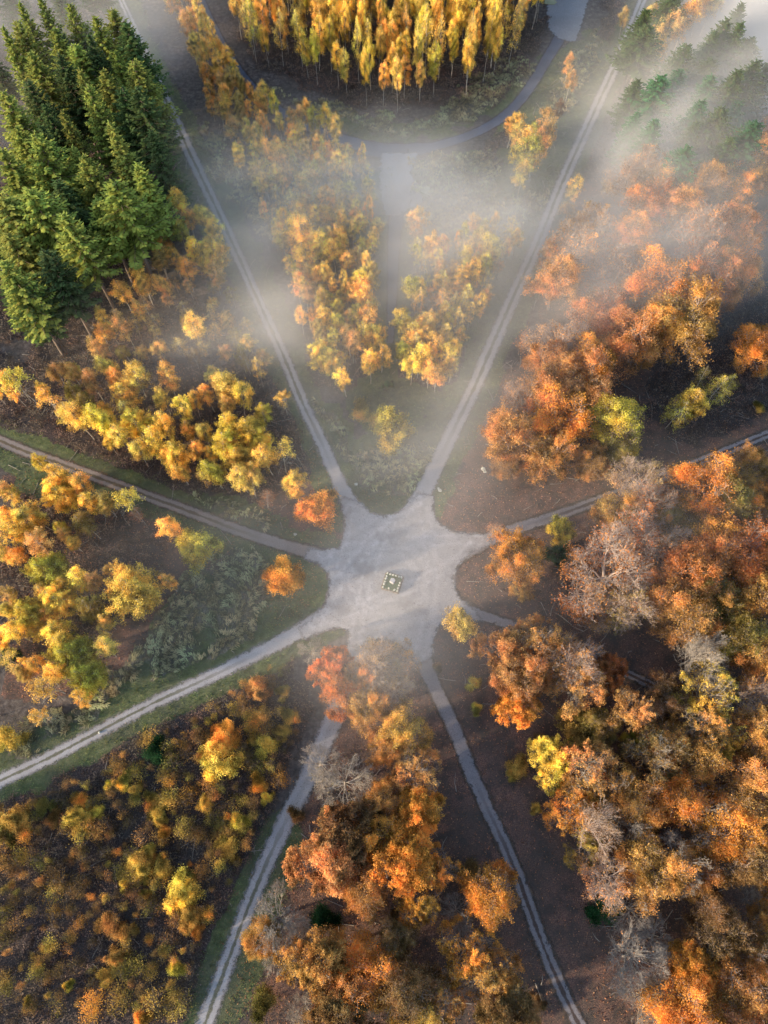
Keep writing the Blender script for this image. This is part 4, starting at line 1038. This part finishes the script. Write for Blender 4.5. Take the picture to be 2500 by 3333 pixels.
# leaves blown onto the junction, thicker towards its rim
rng = np.random.default_rng(31)
LX = rng.uniform(-25, 35, 26000); LY = rng.uniform(15, 62, 26000)
s_ = np.where(inpoly(PLAZA_G, LX, LY), seg_dist(PLAZA_G, LX, LY, True), -1)
k_ = (s_ > -.9) & (rng.random(26000) < np.exp(-np.maximum(s_, 0) / 1.3) * .8 + .07)
b = MB(); C = np.stack([LX[k_], LY[k_], rng.uniform(.075, .10, k_.sum())], 1)
b.leaves(C, .075, rng, rng.random((len(C), 2)))
o = bpy.data.objects.new('scattered_leaves', b.mesh('scattered_leaves', M_LEAF, True)); COL.objects.link(o)
o['kind'] = 'stuff'; o['label'] = 'dark fallen leaves speckling the gravel junction'; o['category'] = 'leaves'; o.color = (.13, .075, .055, 1)

# ------------------------------------------------------------------ stone-edged plinth in the middle of the junction
def flat_mat(name, a, b_, scale=6):
    m, nt, out = newmat(name)
    tc = nt.nodes.new("ShaderNodeTexCoord"); n = noise(nt, scale, 4, .7, tc.outputs['Object'])
    d = nt.nodes.new("ShaderNodeBsdfDiffuse"); nt.links.new(ramp(nt, n, [(.35, a), (.65, b_)]), d.inputs[0]); nt.links.new(d.outputs[0], out.inputs[0])
    return m
M_STONE = flat_mat('pale_boulder', (.34, .34, .29), (.60, .59, .52), 3)
M_KERB = flat_mat('mossy_kerb_stone', (.10, .085, .07), (.20, .17, .14))
M_TURF = flat_mat('plinth_turf', (.045, .085, .035), (.10, .15, .06), 9)
M_BLOCK = flat_mat('grey_granite', (.34, .33, .34), (.48, .46, .47), 8)
M_WHITE = flat_mat('white_paint', (.70, .70, .68), (.82, .82, .80), 8)
def rock_mesh(name, seed, sx, sy, sz, mat, jag=.16):
    rng = np.random.default_rng(seed)
    n, k = 6, 9
    V = [[0, 0, -sz * .55]]
    for i in range(1, n):
        th = math.pi * i / n
        for j in range(k):
            ph = 6.283 * j / k
            q = (1 + rng.normal(0, jag))
            # squarish boulder
            cx = math.copysign(abs(math.cos(ph)) ** .6, math.cos(ph)); cyy = math.copysign(abs(math.sin(ph)) ** .6, math.sin(ph))
            V.append([sx * math.sin(th) ** .6 * cx * q, sy * math.sin(th) ** .6 * cyy * q, -sz * math.cos(th) * .55 * q])
    V.append([0, 0, sz * .55])
    Fc = []
    for j in range(k):
        Fc.append((0, 1 + (j + 1) % k, 1 + j))
        for i in range(n - 2):
            a = 1 + i * k + j; b2 = 1 + i * k + (j + 1) % k
            Fc.append((a, b2, b2 + k, a + k))
        Fc.append((len(V) - 1, 1 + (n - 2) * k + j, 1 + (n - 2) * k + (j + 1) % k))
    me = bpy.data.meshes.new(name); me.from_pydata(V, [], Fc); me.materials.append(mat); return me
def prism(name, P, z0, z1, mat, inset=0.0):
    P = np.asarray(P, float); c = P.mean(0); n = len(P)
    top = c + (P - c) * (1 - inset)
    V = [(*p, z0) for p in P] + [(*p, z1 - .03) for p in c + (P - c) * (1 - inset * .6)] + [(*p, z1) for p in c + (top - c) * .975]
    Fc = [tuple(range(n))[::-1], tuple(range(2*n, 3*n))]
    for L in (0, n):
        for i in range(n): Fc.append((L+i, L+(i+1) % n, L+n+(i+1) % n, L+n+i))
    me = bpy.data.meshes.new(name); me.from_pydata(V, [], Fc); me.materials.append(mat); return me
def child(name, me, parent): o = bpy.data.objects.new(name, me); COL.objects.link(o); o.parent = parent; return o
pc = ground(847.5, 1259.5)
ang = math.radians(-17)
pl = bpy.data.objects.new('plinth', None); COL.objects.link(pl)
pl.location = (pc[0], pc[1], .07); pl.rotation_euler = (0, 0, ang)
pl['label'] = 'square turf-topped plinth with rough kerb stones in the middle of the gravel junction'; pl['category'] = 'plinth'
S2 = 1.55
child('turf', prism('turf', [(-S2+.12,-S2+.12),(S2-.12,-S2+.12),(S2-.12,S2-.12),(-S2+.12,S2-.12)], -.02, .50, M_TURF), pl)
rk = random.Random(3)
for sx_, sy_, vert in ((-S2, 0, 1), (S2, 0, 1), (0, -S2, 0), (0, S2, 0)):
    for i in range(5):
        w = 2 * S2 / 5; t = -S2 + w * (i + .5)
        me = rock_mesh('kerb_stone', rk.randrange(999), w * .52 if not vert else .15, .15 if not vert else w * .52, .52, M_KERB, .05)
        o = child('kerb_stone', me, pl); o.location = ((sx_ if vert else t), (t if vert else sy_), .22)
child('grass_tufts', (lambda b, r: (b.leaves(np.stack([r.uniform(-1.35, 1.35, 700), r.uniform(-1.35, 1.35, 700), np.full(700, .53)], 1), .09, r, r.random((700, 2)), asp=.4), b.mesh('grass_tufts', M_LEAF, True))[1])(MB(), np.random.default_rng(4)), pl).color = (.07, .14, .045, 1)
def on_plinth(x, y): return pc[0] + x * math.cos(ang) - y * math.sin(ang), pc[1] + x * math.sin(ang) + y * math.cos(ang)
sides = ['edge facing the long track', 'edge facing the vanishing track', 'edge facing the bare trees', 'edge facing the misty track']
idx = 0
for s_i, (ax, sgn) in enumerate((('x', -1), ('x', 1), ('y', -1), ('y', 1))):
    for i in range(6):
        if rk.random() < .08: continue
        t = -S2 * .86 + S2 * 1.72 * i / 5 + rk.uniform(-.06, .06)
        if ax == 'y' and i in (0, 5): continue
        x, y = ((sgn * (S2 - .26), t) if ax == 'x' else (t, sgn * (S2 - .26)))
        X, Y = on_plinth(x, y)
        o = bpy.data.objects.new('boulder', rock_mesh('boulder', rk.randrange(999), rk.uniform(.14, .25), rk.uniform(.12, .20), rk.uniform(.22, .34), M_STONE)); COL.objects.link(o)
        o.location = (X, Y, .07 + .60); o.rotation_euler = (0, 0, rk.uniform(0, 6.28))
        o['label'] = 'small pale boulder bordering the turf of the plinth, along its ' + sides[s_i]; o['category'] = 'boulder'; o['group'] = 'boulders around the plinth turf'
X, Y = on_plinth(-.02, .12)
blk = bpy.data.objects.new('monument_stone', prism('monument_stone', [(-.42, -.36), (.36, -.48), (.50, .16), (.12, .52), (-.44, .32)], 0, .70, M_BLOCK, .12)); COL.objects.link(blk)
blk.location = (X, Y, .57); blk.rotation_euler = (0, 0, ang - .15)
blk['label'] = 'five-sided grey granite block standing at the centre of the turf plinth'; blk['category'] = 'monument stone'

def stone(x, y, s, lab, seed, mat=M_STONE, tall=1.0, gname=None):
    X, Y = ground(x, y)
    o = bpy.data.objects.new('stone', rock_mesh('stone', seed, s, s * .8, s * 1.5 * tall, mat)); COL.objects.link(o)
    o.location = (X, Y, s * .5 * tall); o['label'] = lab; o['category'] = 'stone'
    if gname: o['group'] = gname
    return o
stone(1044, 1014, .42, 'pale rock at the foot of the big orange beeches beside the misty track', 1)
stone(1047, 1019, .30, 'smaller pale rock against the rock under the orange beeches', 2)
stone(950, 1060, .34, 'whitish rock on the corner of the misty track by the junction', 3)
stone(947, 1055, .22, 'little whitish rock touching the corner rock of the misty track', 4)
stone(638, 1154, .32, 'flat pale stone on the leaf litter beside the leaf-strewn track', 5, tall=.4)
stone(769, 1046, .30, 'pale stone in the grass between the two upper tracks at the junction', 6, tall=.5)
stone(215, 1582, .22, 'small round stone lying on the grass-edged track between its ruts', 7)
X, Y = ground(841, 702)
bo = bpy.data.objects.new('bollard', None); COL.objects.link(bo); bo.location = (X, Y, .05); bo['label'] = 'short white bollard at the closed end of the tarmac spur'; bo['category'] = 'bollard'
b = MB(); b.tube([(0, 0, 0), (0, 0, .5), (0, 0, .9)], .11, .10, 10); child('post', b.mesh('post', M_WHITE), bo)
b = MB(); b.tube([(0, 0, .9), (0, 0, .98), (0, 0, 1.0)], np.array([.15, .15, .02]), None, 10); child('cap', b.mesh('cap', M_WHITE), bo)

# pale triangle of mown turf kerbed beside the concrete
T = G([(893, 409), (928, 400), (928, 424)])
tri = struct('grass_triangle', prism('grass_triangle', T, .0, .16, flat_mat('mown_pale_grass', (.30, .31, .20), (.40, .40, .27), .6)))
T = G([(1350/1.507, -8), (1365/1.507+262, -8), (1388/1.507+262, 10), (1350/1.507+262, 9)])
T2 = G([(1178, -6), (1192, -6), (1203, 6), (1196, 11), (1176, 9)])
struct('grass_triangle', prism('grass_island', T2, .0, .18, bpy.data.materials['mown_pale_grass']))

# ------------------------------------------------------------------ mist banks: drifting patches over the clearings
MIST = [  # survey x, y, half-widths along/across (m), turn, strength
 (830, 410, 22, 13, .0, .85), (760, 520, 26, 15, 1.9, .58), (620, 480, 20, 13, 2.1, .55), (540, 570, 30, 9, 2.05, .60), (1000, 450, 18, 8, .3, .6), (1110, 480, 14, 7, .3, .55),
 (630, 700, 28, 9, 2.0, .40), (930, 560, 20, 18, 1.5, .6), (1050, 560, 18, 10, .8, .45), (450, 730, 22, 12, .3, .42), (1040, 760, 24, 7, 1.1, .35),
 (1540, 200, 38, 18, .6, 2.2), (1680, 80, 40, 26, .5, 1.5), (1440, 480, 34, 18, .4, .35), (1440, 300, 18, 10, .6, 1.0), (1400, 480, 22, 9, .4, .6), (1500, 560, 26, 12, .3, .7), (1500, 380, 28, 14, .3, 1.0), (1380, 660, 20, 10, .3, .5), (1560, 50, 20, 12, .9, .8),
 (1230, 620, 16, 12, 1.0, .5), (60, 40, 40, 20, .2, .6), (240, 110, 22, 14, .5, .6), (40, 260, 20, 16, .5, .3), (840, 1280, 22, 20, 0, .34), (800, 1440, 9, 7, 0, .28), (420, 1220, 26, 12, .5, .20), (1300, 1150, 30, 16, .3, .20), (1060, 900, 18, 12, 1.0, .30), (850, 1000, 20, 14, 0, .22)]
m, nt, out = newmat("mist")
pv = nt.nodes.new("ShaderNodeVolumePrincipled"); pv.inputs['Color'].default_value = (.99, .955, .94, 1); pv.inputs['Density'].default_value = 1.0
nt.links.new(pv.outputs[0], out.inputs['Volume'])
gt = bpy.data.node_groups.new("mist_field", 'GeometryNodeTree')
gt.interface.new_socket("Geometry", in_out='OUTPUT', socket_type='NodeSocketGeometry')
gout = gt.nodes.new("NodeGroupOutput")
pos = gt.nodes.new("GeometryNodeInputPosition").outputs[0]
sp = gt.nodes.new("ShaderNodeSeparateXYZ"); gt.links.new(pos, sp.inputs[0]); PX, PY, PZ = sp.outputs
total = None
for (x, y, a, b_, an_, s_) in MIST:
    X, Y = ground(x, y, 8)
    dx = math_(gt, 'SUBTRACT', PX, float(X)); dy = math_(gt, 'SUBTRACT', PY, float(Y))
    ca, sa = math.cos(an_), math.sin(an_)
    u = math_(gt, 'ADD', math_(gt, 'MULTIPLY', dx, ca / a), math_(gt, 'MULTIPLY', dy, sa / a))
    v = math_(gt, 'ADD', math_(gt, 'MULTIPLY', dx, -sa / b_), math_(gt, 'MULTIPLY', dy, ca / b_))
    q = math_(gt, 'ADD', math_(gt, 'MULTIPLY', u, u), math_(gt, 'MULTIPLY', v, v))
    e = math_(gt, 'MULTIPLY', math_(gt, 'EXPONENT', math_(gt, 'MULTIPLY', q, -1.3)), s_)
    total = e if total is None else math_(gt, 'ADD', total, e)
rot = gt.nodes.new("ShaderNodeVectorRotate"); rot.rotation_type = 'Z_AXIS'; rot.inputs['Angle'].default_value = -.6; gt.links.new(pos, rot.inputs['Vector'])
scl = gt.nodes.new("ShaderNodeVectorMath"); scl.operation = 'MULTIPLY'; gt.links.new(rot.outputs[0], scl.inputs[0]); scl.inputs[1].default_value = (.030, .062, .055)
nz = noise(gt, 1.0, 4, .60, scl.outputs[0], dist=.5)
wisp = maprange(gt, nz, .28, .72, .12, 1.75)
hz = maprange(gt, PZ, 2.0, 27.0, 1.0, 0.0)
dens = math_(gt, 'MULTIPLY', math_(gt, 'MULTIPLY', total, wisp), math_(gt, 'MULTIPLY', hz, FOG))
dens = math_(gt, 'MAXIMUM', math_(gt, 'SUBTRACT', dens, .0004), 0.0)
vc = gt.nodes.new("GeometryNodeVolumeCube")
gt.links.new(dens, vc.inputs['Density']); vc.inputs['Min'].default_value = (-135, 0, .4); vc.inputs['Max'].default_value = (135, 236, 27.4)
vc.inputs['Resolution X'].default_value = 136; vc.inputs['Resolution Y'].default_value = 118; vc.inputs['Resolution Z'].default_value = 14
sm = gt.nodes.new("GeometryNodeSetMaterial"); sm.inputs['Material'].default_value = m
gt.links.new(vc.outputs[0], sm.inputs[0]); gt.links.new(sm.outputs[0], gout.inputs[0])
vd_ = bpy.data.volumes.new('mist')
fog = bpy.data.objects.new('mist', vd_); COL.objects.link(fog); vd_.materials.append(m)
md = fog.modifiers.new('mist_field', 'NODES'); md.node_group = gt
fog['kind'] = 'stuff'; fog['label'] = 'patchy white mist drifting over the clearings and between the trees'; fog['category'] = 'mist'
